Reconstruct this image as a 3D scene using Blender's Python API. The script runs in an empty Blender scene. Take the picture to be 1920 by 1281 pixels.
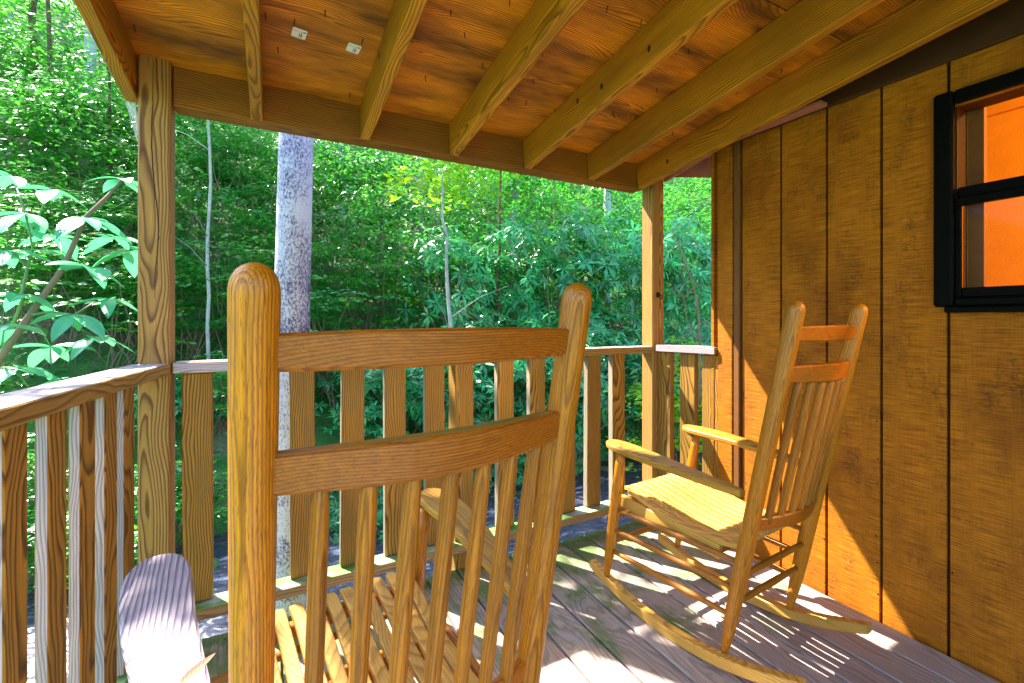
import bpy, bmesh, math, random
import numpy as np
from mathutils import Vector, Matrix

random.seed(7)
rng = np.random.default_rng(11)
S = bpy.context.scene
COL = S.collection
R = math.radians

# ------------------------------------------------------------------ camera
EYE = 1.12
F, YAW, YH = 850.0, R(28.0), 598.0          # measured on the 1920 px photograph
cam_d = bpy.data.cameras.new('camera')
cam = bpy.data.objects.new('camera', cam_d)
COL.objects.link(cam)
cam.location = (0, 0, EYE)
cam.rotation_euler = (R(90), 0, -YAW)
cam_d.sensor_width = 36.0
cam_d.lens = 36.0 * F / 1920.0
cam_d.shift_y = -(640.5 - YH) / 1920.0
cam_d.clip_start = 0.02
cam_d.clip_end = 400
S.camera = cam

# ------------------------------------------------------------------ sky, sun, exposure
SUN = Vector((0.33, -0.533, -0.778)).normalized()      # direction the light travels
elev = math.asin(-SUN.z)
azim = math.atan2(-SUN.x, -SUN.y)
W = bpy.data.worlds.new('World')
S.world = W
W.use_nodes = True
wn = W.node_tree.nodes
bgn = wn['Background']
sky = wn.new('ShaderNodeTexSky')
sky.sky_type = 'NISHITA'
sky.sun_disc = False
sky.sun_elevation = elev
sky.sun_rotation = azim
sky.air_density = 1.0
sky.dust_density = 1.0
sky.ozone_density = 1.5
W.node_tree.links.new(sky.outputs['Color'], bgn.inputs['Color'])
bgn.inputs['Strength'].default_value = 0.15
sun_d = bpy.data.lights.new('sun', 'SUN')
sun_d.energy = 5.0
sun_d.angle = R(0.5)
sun_d.color = (1.0, 0.92, 0.80)
sun = bpy.data.objects.new('sun', sun_d)
COL.objects.link(sun)
sun.rotation_euler = SUN.to_track_quat('-Z', 'Y').to_euler()
sun.location = (-10, 18, 26)
vs = S.view_settings
vs.view_transform = 'Standard'
vs.look = 'None'
vs.exposure = 2.3
vs.gamma = 1.0
vs.use_curve_mapping = False
S.render.engine = 'CYCLES'
S.cycles.use_denoising = True
S.cycles.max_bounces = 10
S.cycles.diffuse_bounces = 6
S.cycles.glossy_bounces = 3
S.cycles.transmission_bounces = 6
S.cycles.transparent_max_bounces = 8
S.cycles.caustics_reflective = False
S.cycles.caustics_refractive = False
S.cycles.sample_clamp_indirect = 6.0

# ------------------------------------------------------------------ pixel helpers (target pixels -> points)
CA, SA = math.cos(YAW), math.sin(YAW)
def ray(px, py):
    r = (px - 960.0) / F
    return Vector((r * CA + SA, -r * SA + CA, (YH - py) / F))
def at_depth(px, py, d):
    return ray(px, py) * d + Vector((0, 0, EYE))
def on_y(px, py, y):
    r = ray(px, py)
    return r * (y / r.y) + Vector((0, 0, EYE))
def on_x(px, py, x):
    r = ray(px, py)
    return r * (x / r.x) + Vector((0, 0, EYE))
def on_z(px, py, z):
    r = ray(px, py)
    return r * ((z - EYE) / r.z) + Vector((0, 0, EYE))

# ------------------------------------------------------------------ object helpers
def tag(o, label, cat, group=None):
    o['label'] = label
    o['category'] = cat
    if group:
        o['group'] = group
    return o

def thing(name, loc, label, cat, group=None):
    o = bpy.data.objects.new(name, None)
    o.empty_display_size = 0.1
    COL.objects.link(o)
    o.location = loc
    if label:
        tag(o, label, cat, group)
    return o

PLOC = {}
def world_loc(o):
    return o.get('_w')

def link(name, me, parent=None, M=None):
    """mesh object with world matrix M; parents are only ever translated/unrotated or known through MW"""
    o = bpy.data.objects.new(name, me)
    COL.objects.link(o)
    M = M if M is not None else Matrix.Identity(4)
    if parent is not None:
        o.parent = parent
        o.matrix_basis = MW(parent).inverted() @ M
    else:
        o.matrix_basis = M
    return o

def MW(o):
    m = o.matrix_basis.copy()
    p = o.parent
    while p is not None:
        m = p.matrix_basis @ m
        p = p.parent
    return m

def mesh_from_bm(bm, name, mat, smooth=False):
    me = bpy.data.meshes.new(name)
    bm.to_mesh(me)
    bm.free()
    if mat is not None:
        me.materials.append(mat)
    if smooth:
        me.polygons.foreach_set('use_smooth', [True] * len(me.polygons))
    return me

_bc = {}
def box_mesh(l, w, t, mat, bev=0.003, key=''):
    k = (round(l, 3), round(w, 4), round(t, 4), mat.name, bev, key)
    if k in _bc:
        return _bc[k]
    bm = bmesh.new()
    bmesh.ops.create_cube(bm, size=1.0)
    bmesh.ops.scale(bm, vec=(l, w, t), verts=bm.verts)
    if bev:
        bmesh.ops.bevel(bm, geom=bm.edges[:], offset=bev, segments=1, profile=0.6, affect='EDGES', clamp_overlap=True)
    me = mesh_from_bm(bm, 'board', mat)
    _bc[k] = me
    return me

def frame(p0, p1, up=(0, 0, 1)):
    p0, p1 = Vector(p0), Vector(p1)
    x = (p1 - p0).normalized()
    u = Vector(up)
    if abs(x.dot(u.normalized())) > 0.99:
        u = Vector((0, 1, 0))
    y = u.cross(x).normalized()
    z = x.cross(y)
    M = Matrix.Identity(4)
    for i in range(3):
        M[i][0], M[i][1], M[i][2] = x[i], y[i], z[i]
    M.translation = (p0 + p1) / 2
    return M

def board(name, p0, p1, w, t, mat, parent=None, up=(0, 0, 1), bev=0.003):
    """board whose length runs p0->p1 along local X, width w across (local Y), thickness t along 'up' (local Z)"""
    l = (Vector(p1) - Vector(p0)).length
    return link(name, box_mesh(l, w, t, mat, bev), parent, frame(p0, p1, up))

def lighten_faces(o, normals, mat):
    """give the faces that look along one of the world directions a paler timber, with sun and sky light painted in"""
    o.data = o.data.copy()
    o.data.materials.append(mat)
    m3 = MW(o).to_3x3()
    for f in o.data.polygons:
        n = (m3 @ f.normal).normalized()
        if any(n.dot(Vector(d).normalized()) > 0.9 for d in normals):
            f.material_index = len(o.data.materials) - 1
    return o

def tube_mesh(pts, radii, mat, seg=12, dome=False, name='tube'):
    """swept round section through points"""
    pts = [Vector(p) for p in pts]
    bm = bmesh.new()
    rings = []
    ref = None
    for i, p in enumerate(pts):
        d = (pts[min(i + 1, len(pts) - 1)] - pts[max(i - 1, 0)]).normalized()
        if ref is None:
            ref = Vector((0, 0, 1)) if abs(d.z) < 0.9 else Vector((1, 0, 0))
        a = (ref - d * ref.dot(d)).normalized()
        ref = a
        b = d.cross(a)
        rings.append([bm.verts.new(p + (a * math.cos(2 * math.pi * k / seg) + b * math.sin(2 * math.pi * k / seg)) * radii[i]) for k in range(seg)])
    for r0, r1 in zip(rings, rings[1:]):
        for k in range(seg):
            bm.faces.new((r0[k], r0[(k + 1) % seg], r1[(k + 1) % seg], r1[k]))
    bm.faces.new(list(reversed(rings[0])))
    bm.faces.new(rings[-1])
    return mesh_from_bm(bm, name, mat, True)

def lathe_x(profile, mat, seg=20, name='turned'):
    """turned piece along local X; profile = [(x, r)...]"""
    bm = bmesh.new()
    rings = []
    for x, r in profile:
        rings.append([bm.verts.new((x, r * math.cos(2 * math.pi * k / seg), r * math.sin(2 * math.pi * k / seg))) for k in range(seg)])
    for r0, r1 in zip(rings, rings[1:]):
        for k in range(seg):
            bm.faces.new((r0[k], r1[k], r1[(k + 1) % seg], r0[(k + 1) % seg]))
    bm.faces.new(rings[0])
    bm.faces.new(list(reversed(rings[-1])))
    bmesh.ops.recalc_face_normals(bm, faces=bm.faces[:])
    return mesh_from_bm(bm, name, mat, True)

# ------------------------------------------------------------------ materials
def new_mat(name):
    m = bpy.data.materials.new(name)
    m.use_nodes = True
    nt = m.node_tree
    b = nt.nodes['Principled BSDF']
    return m, nt, b

def N(nt, kind, **kw):
    n = nt.nodes.new(kind)
    for k, v in kw.items():
        setattr(n, k, v)
    return n

def math_n(nt, op, a, b=None, c=None, clamp=False):
    n = nt.nodes.new('ShaderNodeMath')
    n.operation = op
    n.use_clamp = clamp
    for i, v in enumerate((a, b, c)):
        if v is None:
            continue
        if isinstance(v, (int, float)):
            n.inputs[i].default_value = v
        else:
            nt.links.new(v, n.inputs[i])
    return n.outputs[0]

def mixc(nt, fac, a, b, blend='MIX'):
    n = nt.nodes.new('ShaderNodeMix')
    n.data_type = 'RGBA'
    n.blend_type = blend
    for s, v in ((n.inputs[0], fac), (n.inputs[6], a), (n.inputs[7], b)):
        if isinstance(v, (int, float)):
            s.default_value = v
        elif isinstance(v, tuple):
            s.default_value = (*v, 1.0) if len(v) == 3 else v
        else:
            nt.links.new(v, s)
    return n.outputs[2]

def ramp(nt, fac, stops, interp='LINEAR'):
    n = nt.nodes.new('ShaderNodeValToRGB')
    cr = n.color_ramp
    cr.interpolation = interp
    while len(cr.elements) < len(stops):
        cr.elements.new(0.5)
    for e, (p, c) in zip(cr.elements, stops):
        e.position = p
        e.color = (*c, 1) if len(c) == 3 else c
    nt.links.new(fac, n.inputs[0])
    return n.outputs[0]

def vmath(nt, op, a, b):
    n = nt.nodes.new('ShaderNodeVectorMath')
    n.operation = op
    for i, v in enumerate((a, b)):
        if isinstance(v, tuple):
            n.inputs[i].default_value = v
        else:
            nt.links.new(v, n.inputs[i])
    return n.outputs[0]

def noise(nt, vec, scale, detail=3.0, rough=0.55):
    n = nt.nodes.new('ShaderNodeTexNoise')
    n.inputs['Scale'].default_value = scale
    n.inputs['Detail'].default_value = detail
    n.inputs['Roughness'].default_value = rough
    if vec is not None:
        nt.links.new(vec, n.inputs['Vector'])
    return n.outputs['Fac']

def wood(name, light, dark, rings=95.0, contrast=1.0, rough=0.55, fibre=0.35, blotch=0.35, blotch_col=None,
         warp=0.02, bump=0.25, pith=0.10, knots=0.0, spec=0.35, extra=None, grime=0.0, tone_var=0.18, pores=0.0):
    """sawn timber: growth rings round a wandering pith, grain along local X, new offset for every object"""
    m, nt, b = new_mat(name)
    tc = N(nt, 'ShaderNodeTexCoord')
    oi = N(nt, 'ShaderNodeObjectInfo')
    rnd = oi.outputs['Random']
    ox = math_n(nt, 'MULTIPLY', rnd, 47.0)
    oy = math_n(nt, 'MULTIPLY', math_n(nt, 'SUBTRACT', math_n(nt, 'FRACT', math_n(nt, 'MULTIPLY', rnd, 13.7)), 0.5), pith)
    oz = math_n(nt, 'ADD', math_n(nt, 'MULTIPLY', math_n(nt, 'FRACT', math_n(nt, 'MULTIPLY', rnd, 5.3)), pith), 0.025)
    off = N(nt, 'ShaderNodeCombineXYZ')
    for i, v in enumerate((ox, oy, oz)):
        nt.links.new(v, off.inputs[i])
    co = vmath(nt, 'ADD', tc.outputs['Object'], off.outputs[0])
    # wandering pith
    wv = vmath(nt, 'MULTIPLY', co, (1.0, 3.0, 3.0))
    nn = nt.nodes.new('ShaderNodeTexNoise')
    nn.inputs['Scale'].default_value = 1.7
    nn.inputs['Detail'].default_value = 2.5
    nt.links.new(wv, nn.inputs['Vector'])
    wob = vmath(nt, 'MULTIPLY', vmath(nt, 'SUBTRACT', nn.outputs['Color'], (0.5, 0.5, 0.5)), (0.0, warp * 5, warp * 5))
    cw = vmath(nt, 'ADD', co, wob)
    sep = N(nt, 'ShaderNodeSeparateXYZ')
    nt.links.new(cw, sep.inputs[0])
    rr = math_n(nt, 'SQRT', math_n(nt, 'ADD', math_n(nt, 'POWER', sep.outputs[1], 2.0), math_n(nt, 'POWER', sep.outputs[2], 2.0)))
    kmask = None
    if knots:
        vo = N(nt, 'ShaderNodeTexVoronoi')
        vo.inputs['Scale'].default_value = 1.0
        kv = vmath(nt, 'MULTIPLY', co, (knots, knots * 3.2, knots * 3.2))
        nt.links.new(kv, vo.inputs['Vector'])
        kd = vo.outputs['Distance']
        bend = math_n(nt, 'MULTIPLY', math_n(nt, 'SUBTRACT', 1.0, math_n(nt, 'MULTIPLY', kd, 3.2), clamp=True), 0.03)
        rr = math_n(nt, 'ADD', rr, bend)
        kmask = math_n(nt, 'SUBTRACT', 1.0, math_n(nt, 'MULTIPLY', kd, 14.0), clamp=True)
    ph = math_n(nt, 'FRACT', math_n(nt, 'MULTIPLY', rr, rings))
    band = ramp(nt, ph, [(0.0, (0, 0, 0)), (0.45, (0.15,) * 3), (0.80, (1, 1, 1)), (0.90, (0.8,) * 3), (1.0, (0, 0, 0))])
    bandv = math_n(nt, 'MULTIPLY', band, contrast, clamp=True)
    fv = vmath(nt, 'MULTIPLY', co, (7.0, 260.0, 260.0))
    fib = math_n(nt, 'ADD', math_n(nt, 'MULTIPLY', math_n(nt, 'SUBTRACT', noise(nt, fv, 1.0, 4.0, 0.65), 0.5), 2.3), 0.5, clamp=True)
    col = mixc(nt, bandv, light, dark)
    fm = math_n(nt, 'ADD', 1.0 - fibre * 0.62, math_n(nt, 'MULTIPLY', fib, fibre * 1.15))
    fc = N(nt, 'ShaderNodeCombineColor')
    for i in range(3):
        nt.links.new(fm, fc.inputs[i])
    col = mixc(nt, 1.0, col, fc.outputs[0], 'MULTIPLY')
    bl = noise(nt, vmath(nt, 'MULTIPLY', co, (2.2, 9.0, 9.0)), 1.0, 4.0, 0.6)
    bf = ramp(nt, bl, [(0.38, (0, 0, 0)), (0.68, (1, 1, 1))])
    bcol = blotch_col if blotch_col else tuple(c * 0.35 for c in dark)
    col = mixc(nt, math_n(nt, 'MULTIPLY', bf, blotch), col, bcol)
    if kmask is not None:
        col = mixc(nt, math_n(nt, 'MULTIPLY', kmask, 0.9), col, (0.03, 0.012, 0.004))
    # board to board tone
    tv = math_n(nt, 'ADD', 1.0 - tone_var, math_n(nt, 'MULTIPLY', math_n(nt, 'FRACT', math_n(nt, 'MULTIPLY', rnd, 91.7)), tone_var * 2))
    tcx = N(nt, 'ShaderNodeCombineColor')
    for i in range(3):
        nt.links.new(tv, tcx.inputs[i])
    col = mixc(nt, 1.0, col, tcx.outputs[0], 'MULTIPLY')
    if grime:
        g = noise(nt, vmath(nt, 'MULTIPLY', co, (9.0, 70.0, 70.0)), 1.0, 6.0, 0.75)
        gm = ramp(nt, g, [(0.55, (0, 0, 0)), (0.72, (1, 1, 1))])
        col = mixc(nt, math_n(nt, 'MULTIPLY', gm, grime), col, (0.035, 0.022, 0.01))
    if pores:
        pn = noise(nt, vmath(nt, 'MULTIPLY', co, (48.0, 760.0, 760.0)), 1.0, 2.0, 0.5)
        pm = ramp(nt, pn, [(0.56, (0, 0, 0)), (0.66, (1, 1, 1))])
        col = mixc(nt, math_n(nt, 'MULTIPLY', pm, pores), col, tuple(c * 0.30 for c in dark))
    if extra:
        col = extra(nt, col, co, tc)
    nt.links.new(col, b.inputs['Base Color'])
    b.inputs['Roughness'].default_value = rough
    b.inputs['Specular IOR Level'].default_value = spec
    h = math_n(nt, 'ADD', math_n(nt, 'MULTIPLY', bandv, -0.6), math_n(nt, 'MULTIPLY', fib, 0.7))
    bp = N(nt, 'ShaderNodeBump')
    bp.inputs['Strength'].default_value = bump
    bp.inputs['Distance'].default_value = 0.0015
    nt.links.new(h, bp.inputs['Height'])
    nt.links.new(bp.outputs[0], b.inputs['Normal'])
    return m

def moss_extra(far_only, col_moss=(0.07, 0.16, 0.012), amount=0.8):
    """green algae stains; on the deck they thicken towards the wet creek edge of the boards"""
    def f(nt, col, co, tc):
        ge = N(nt, 'ShaderNodeNewGeometry')
        n1 = noise(nt, ge.outputs['Position'], 5.5, 5.0, 0.65)
        if far_only:
            sp = N(nt, 'ShaderNodeSeparateXYZ')
            nt.links.new(ge.outputs['Position'], sp.inputs[0])
            e = math_n(nt, 'MULTIPLY', math_n(nt, 'SUBTRACT', sp.outputs[1], 1.15), 0.22)
            edge = math_n(nt, 'MULTIPLY', math_n(nt, 'SUBTRACT', sp.outputs[1], 1.84), 4.0, clamp=True)
            n1 = math_n(nt, 'ADD', math_n(nt, 'ADD', n1, e), edge)
        st = noise(nt, vmath(nt, 'MULTIPLY', co, (5.0, 90.0, 90.0)), 1.0, 3.0, 0.6)
        n1 = math_n(nt, 'ADD', n1, math_n(nt, 'MULTIPLY', math_n(nt, 'SUBTRACT', st, 0.5), 0.35))
        mk = ramp(nt, n1, [(0.52, (0, 0, 0)), (0.70, (1, 1, 1))])
        return mixc(nt, math_n(nt, 'MULTIPLY', mk, amount), col, col_moss)
    return f

def plain(name, col, rough=0.6, spec=0.4, metal=0.0, var=0.25, scale=30.0, bump=0.15):
    m, nt, b = new_mat(name)
    tc = N(nt, 'ShaderNodeTexCoord')
    n = noise(nt, tc.outputs['Object'], scale, 4.0, 0.6)
    c = mixc(nt, n, tuple(x * (1 - var) for x in col), tuple(min(1, x * (1 + var)) for x in col))
    nt.links.new(c, b.inputs['Base Color'])
    b.inputs['Roughness'].default_value = rough
    b.inputs['Specular IOR Level'].default_value = spec
    b.inputs['Metallic'].default_value = metal
    if bump:
        bp = N(nt, 'ShaderNodeBump')
        bp.inputs['Strength'].default_value = bump
        bp.inputs['Distance'].default_value = 0.002
        nt.links.new(n, bp.inputs['Height'])
        nt.links.new(bp.outputs[0], b.inputs['Normal'])
    return m

MAT = {}
MAT['deck'] = wood('deck_wood', (0.48, 0.395, 0.365), (0.17, 0.125, 0.11), rings=120, contrast=0.6, rough=0.62, fibre=0.45,
                   blotch=0.35, blotch_col=(0.30, 0.24, 0.20), knots=1.6, bump=0.5, extra=moss_extra(True), warp=0.022, pith=0.16)
MAT['rail'] = wood('rail_wood', (0.46, 0.235, 0.032), (0.075, 0.028, 0.003), rings=135, contrast=0.95, rough=0.6, fibre=0.4,
                   blotch=0.35, blotch_col=(0.16, 0.085, 0.02), knots=1.2, bump=0.45, pith=0.12)
MAT['top_rail'] = wood('top_rail_wood', (0.42, 0.24, 0.05), (0.12, 0.05, 0.009), rings=140, contrast=0.8, rough=0.6, fibre=0.45,
                       blotch=0.3, blotch_col=(0.22, 0.15, 0.06), knots=1.2, bump=0.5, pith=0.12)
MAT['mossy'] = wood('mossy_rail_wood', (0.42, 0.30, 0.16), (0.22, 0.11, 0.035), rings=130, contrast=0.8, rough=0.65, fibre=0.4,
                    blotch=0.3, bump=0.4, pith=0.12)
MAT['lit_weathered'] = wood('lit_weathered_wood', (0.54, 0.47, 0.51), (0.22, 0.16, 0.19), rings=170, contrast=0.85, rough=0.65, fibre=0.45,
                       blotch=0.2, blotch_col=(0.30, 0.24, 0.26), bump=0.5, pith=0.12)  # weathered grey, with the sky and sun light on these faces painted in
MAT['lit_side'] = wood('lit_board_edge', (0.36, 0.30, 0.22), (0.18, 0.14, 0.09), rings=170, contrast=0.8, rough=0.65, fibre=0.45, blotch=0.2, bump=0.4, pith=0.12)  # sunlit left sides of the far balusters, painted paler than the fronts
MAT['post'] = wood('post_wood', (0.52, 0.275, 0.065), (0.12, 0.04, 0.007), rings=130, contrast=0.95, rough=0.6, fibre=0.35,
                   blotch=0.25, blotch_col=(0.24, 0.12, 0.03), knots=0.9, bump=0.4, pith=0.05, warp=0.016)
MAT['rafter'] = wood('rafter_wood', (0.66, 0.275, 0.010), (0.17, 0.05, 0.002), rings=135, contrast=0.85, rough=0.6, fibre=0.35,
                     blotch=0.5, blotch_col=(0.13, 0.048, 0.006), knots=1.3, bump=0.3, pith=0.12)
MAT['beam'] = wood('beam_wood', (0.42, 0.155, 0.008), (0.12, 0.034, 0.002), rings=110, contrast=0.8, rough=0.6, fibre=0.35,
                   blotch=0.5, blotch_col=(0.12, 0.05, 0.008), knots=1.3, bump=0.3, pith=0.12)
MAT['chair'] = wood('chair_post_wood', (0.60, 0.215, 0.003), (0.22, 0.055, 0.0015), rings=260, contrast=0.8, rough=0.42, fibre=0.55,
                    blotch=0.28, blotch_col=(0.30, 0.13, 0.012), bump=0.3, pith=0.06, spec=0.5, grime=0.30, warp=0.008, pores=0.55)
MAT['chair_rail'] = wood('chair_rail_wood', (0.48, 0.145, 0.004), (0.18, 0.042, 0.0015), rings=240, contrast=0.75, rough=0.42, fibre=0.5,
                         blotch=0.3, blotch_col=(0.22, 0.07, 0.008), bump=0.2, pith=0.08, spec=0.5, grime=0.25, warp=0.008, pores=0.4)
MAT['spindle'] = wood('chair_spindle_wood', (0.46, 0.165, 0.008), (0.16, 0.045, 0.003), rings=240, contrast=0.7, rough=0.5, fibre=0.6,
                      blotch=0.35, blotch_col=(0.20, 0.09, 0.015), bump=0.3, pith=0.06, spec=0.4, grime=0.42, warp=0.008, pores=0.4)
MAT['slat'] = wood('chair_slat_wood', (0.66, 0.36, 0.065), (0.30, 0.12, 0.014), rings=150, contrast=0.7, rough=0.5, fibre=0.4,
                   blotch=0.2, blotch_col=(0.38, 0.22, 0.04), bump=0.25, pith=0.1, spec=0.4)
MAT['arm_grey'] = wood('weathered_arm_wood', (0.46, 0.38, 0.43), (0.085, 0.065, 0.13), rings=150, contrast=0.9, rough=0.6, fibre=0.4,
                       blotch=0.1, bump=0.6, pith=0.02, warp=0.009, tone_var=0.02)
MAT['arm'] = wood('arm_wood', (0.52, 0.26, 0.022), (0.20, 0.075, 0.006), rings=150, contrast=0.7, rough=0.5, fibre=0.4,
                  blotch=0.25, bump=0.3, pith=0.1, spec=0.4)
MAT['ply'] = wood('roof_plywood', (0.88, 0.30, 0.006), (0.20, 0.036, 0.0015), rings=130, contrast=0.8, rough=0.6, fibre=0.55,
                  blotch=0.9, blotch_col=(0.085, 0.026, 0.004), knots=1.0, bump=0.25, pith=0.05, warp=0.028, tone_var=0.08)
MAT['black'] = plain('black_window_frame', (0.002, 0.0025, 0.002), 0.6, 0.06, var=0.5, scale=60)
MAT['frieze'] = plain('dark_brown_frieze', (0.055, 0.019, 0.005), 0.6, 0.3, scale=20)
MAT['fascia'] = plain('reddish_fascia', (0.46, 0.17, 0.13), 0.6, 0.3, scale=20)
MAT['nail'] = plain('dark_nail', (0.012, 0.009, 0.008), 0.5, 0.4, metal=0.3, bump=0)
MAT['knot'] = plain('dark_knot', (0.045, 0.018, 0.005), 0.6, 0.3, bump=0)
MAT['shingle'] = plain('roof_shingle', (0.06, 0.05, 0.045), 0.9, 0.2)
MAT['web'] = plain('spider_web', (0.75, 0.78, 0.82), 0.8, 0.1, bump=0)

def siding_mat():
    m, nt, b = new_mat('rough_sawn_siding')
    ge = N(nt, 'ShaderNodeNewGeometry')
    P = ge.outputs['Position']
    saw = noise(nt, vmath(nt, 'MULTIPLY', P, (1.0, 10.0, 260.0)), 1.0, 3.0, 0.65)
    grain = noise(nt, vmath(nt, 'MULTIPLY', P, (1.0, 190.0, 9.0)), 1.0, 3.0, 0.6)
    blot = noise(nt, vmath(nt, 'MULTIPLY', P, (1.0, 11.0, 5.0)), 1.0, 6.0, 0.7)
    tear = noise(nt, vmath(nt, 'MULTIPLY', P, (1.0, 60.0, 130.0)), 1.0, 5.0, 0.75)
    col = mixc(nt, ramp(nt, saw, [(0.3, (0, 0, 0)), (0.68, (1, 1, 1))]), (0.20, 0.054, 0.0015), (0.55, 0.19, 0.003))
    g = ramp(nt, grain, [(0.30, (0.55,) * 3), (0.62, (1.1,) * 3)])
    col = mixc(nt, 0.32, col, g, 'MULTIPLY')
    bm_ = ramp(nt, blot, [(0.50, (0, 0, 0)), (0.66, (1, 1, 1))])
    tm = ramp(nt, tear, [(0.46, (0, 0, 0)), (0.60, (1, 1, 1))])
    dk = math_n(nt, 'MULTIPLY', math_n(nt, 'MULTIPLY', bm_, tm), 0.85)
    col = mixc(nt, dk, col, (0.085, 0.035, 0.006))
    tm2 = ramp(nt, tear, [(0.64, (0, 0, 0)), (0.72, (1, 1, 1))])
    col = mixc(nt, math_n(nt, 'MULTIPLY', tm2, 0.6), col, (0.07, 0.03, 0.006))
    lowf = noise(nt, vmath(nt, 'MULTIPLY', P, (1.0, 3.2, 2.2)), 1.0, 4.0, 0.6)
    lw = ramp(nt, lowf, [(0.30, (0.62, 0.55, 0.5)), (0.50, (1.0, 1.0, 1.0)), (0.72, (1.18, 1.22, 1.2))])
    col = mixc(nt, 1.0, col, lw, 'MULTIPLY')
    nt.links.new(col, b.inputs['Base Color'])
    b.inputs['Roughness'].default_value = 0.7
    b.inputs['Specular IOR Level'].default_value = 0.25
    h = math_n(nt, 'ADD', math_n(nt, 'MULTIPLY', saw, 0.8), math_n(nt, 'ADD', math_n(nt, 'MULTIPLY', grain, 0.4), math_n(nt, 'MULTIPLY', dk, -0.6)))
    bp = N(nt, 'ShaderNodeBump')
    bp.inputs['Strength'].default_value = 0.7
    bp.inputs['Distance'].default_value = 0.003
    nt.links.new(h, bp.inputs['Height'])
    nt.links.new(bp.outputs[0], b.inputs['Normal'])
    return m
MAT['siding'] = siding_mat()

def glass_mat():
    m, nt, b = new_mat('window_glass')
    nt.nodes.remove(b)
    out = nt.nodes['Material Output']
    tr = N(nt, 'ShaderNodeBsdfTransparent')
    gl = N(nt, 'ShaderNodeBsdfGlossy')
    gl.inputs['Roughness'].default_value = 0.03
    fr = N(nt, 'ShaderNodeFresnel')
    fr.inputs['IOR'].default_value = 1.12
    mx = N(nt, 'ShaderNodeMixShader')
    nt.links.new(fr.outputs[0], mx.inputs[0])
    nt.links.new(tr.outputs[0], mx.inputs[1])
    nt.links.new(gl.outputs[0], mx.inputs[2])
    nt.links.new(mx.outputs[0], out.inputs[0])
    return m
MAT['glass'] = glass_mat()
MAT['panel'] = wood('interior_pine_panel', (0.78, 0.38, 0.03), (0.68, 0.31, 0.02), rings=60, contrast=0.35, rough=0.5, fibre=0.2,
                    blotch=0.1, bump=0.1, pith=0.2, warp=0.04)

def leaf_mat(name, stops, trans=0.38, tcol=(0.13, 0.58, 0.05), rough=0.38, spec=0.5, coat=0.4, vein=False):
    m, nt, b = new_mat(name)
    out = nt.nodes['Material Output']
    at = N(nt, 'ShaderNodeAttribute')
    at.attribute_name = 'tone'
    col = ramp(nt, at.outputs['Fac'], stops)
    if vein:
        tcv = N(nt, 'ShaderNodeTexCoord')
        sv = N(nt, 'ShaderNodeSeparateXYZ')
        nt.links.new(tcv.outputs['Object'], sv.inputs[0])
        ya = math_n(nt, 'ABSOLUTE', sv.outputs[1])
        fv_ = math_n(nt, 'FRACT', math_n(nt, 'MULTIPLY', math_n(nt, 'SUBTRACT', sv.outputs[0], math_n(nt, 'MULTIPLY', ya, 0.75)), 11.0))
        vl = ramp(nt, fv_, [(0.0, (1, 1, 1)), (0.10, (0, 0, 0)), (0.90, (0, 0, 0)), (1.0, (1, 1, 1))])
        mid_ = math_n(nt, 'SUBTRACT', 1.0, math_n(nt, 'MULTIPLY', ya, 55.0), clamp=True)
        vv_ = math_n(nt, 'MAXIMUM', math_n(nt, 'MULTIPLY', vl, 0.5), mid_)
        bln = noise(nt, tcv.outputs['Object'], 6.0, 4.0, 0.65)
        col = mixc(nt, math_n(nt, 'MULTIPLY', ramp(nt, bln, [(0.5, (0, 0, 0)), (0.75, (1, 1, 1))]), 0.45), col, (0.22, 0.42, 0.06))
        col = mixc(nt, math_n(nt, 'MULTIPLY', vv_, 0.55), col, (0.42, 0.70, 0.42))
        bpv = N(nt, 'ShaderNodeBump')
        bpv.inputs['Strength'].default_value = 0.5
        bpv.inputs['Distance'].default_value = 0.01
        nt.links.new(math_n(nt, 'MULTIPLY', vv_, -1.0), bpv.inputs['Height'])
        nt.links.new(bpv.outputs[0], b.inputs['Normal'])
    nt.links.new(col, b.inputs['Base Color'])
    b.inputs['Roughness'].default_value = rough
    b.inputs['Specular IOR Level'].default_value = spec
    tl = N(nt, 'ShaderNodeBsdfTranslucent')
    tcl = mixc(nt, 0.75, col, tcol)
    b.inputs['Coat Weight'].default_value = coat
    b.inputs['Coat Roughness'].default_value = 0.13
    nt.links.new(tcl, tl.inputs['Color'])
    mx = N(nt, 'ShaderNodeMixShader')
    mx.inputs[0].default_value = trans
    nt.links.new(b.outputs[0], mx.inputs[1])
    nt.links.new(tl.outputs[0], mx.inputs[2])
    nt.links.new(mx.outputs[0], out.inputs[0])
    return m
G_DARK = [(0.0, (0.003, 0.07, 0.022)), (0.4, (0.014, 0.27, 0.085)), (0.75, (0.035, 0.46, 0.16)), (1.0, (0.14, 0.48, 0.06))]
G_MID = [(0.0, (0.003, 0.085, 0.018)), (0.45, (0.024, 0.32, 0.045)), (1.0, (0.26, 0.56, 0.03))]
G_LITE = [(0.0, (0.10, 0.38, 0.02)), (0.5, (0.20, 0.50, 0.02)), (1.0, (0.45, 0.60, 0.03))]
MAT['rhodo'] = leaf_mat('rhododendron_leaf', G_DARK, trans=0.30, rough=0.26, spec=0.8, coat=0.3)
MAT['spray'] = leaf_mat('understory_leaf', G_MID, trans=0.42, rough=0.26, spec=0.8, coat=0.15)
MAT['lime'] = leaf_mat('sunlit_canopy_leaf', G_LITE, trans=0.5, tcol=(0.42, 0.72, 0.03), rough=0.45, coat=0.1)
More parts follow.
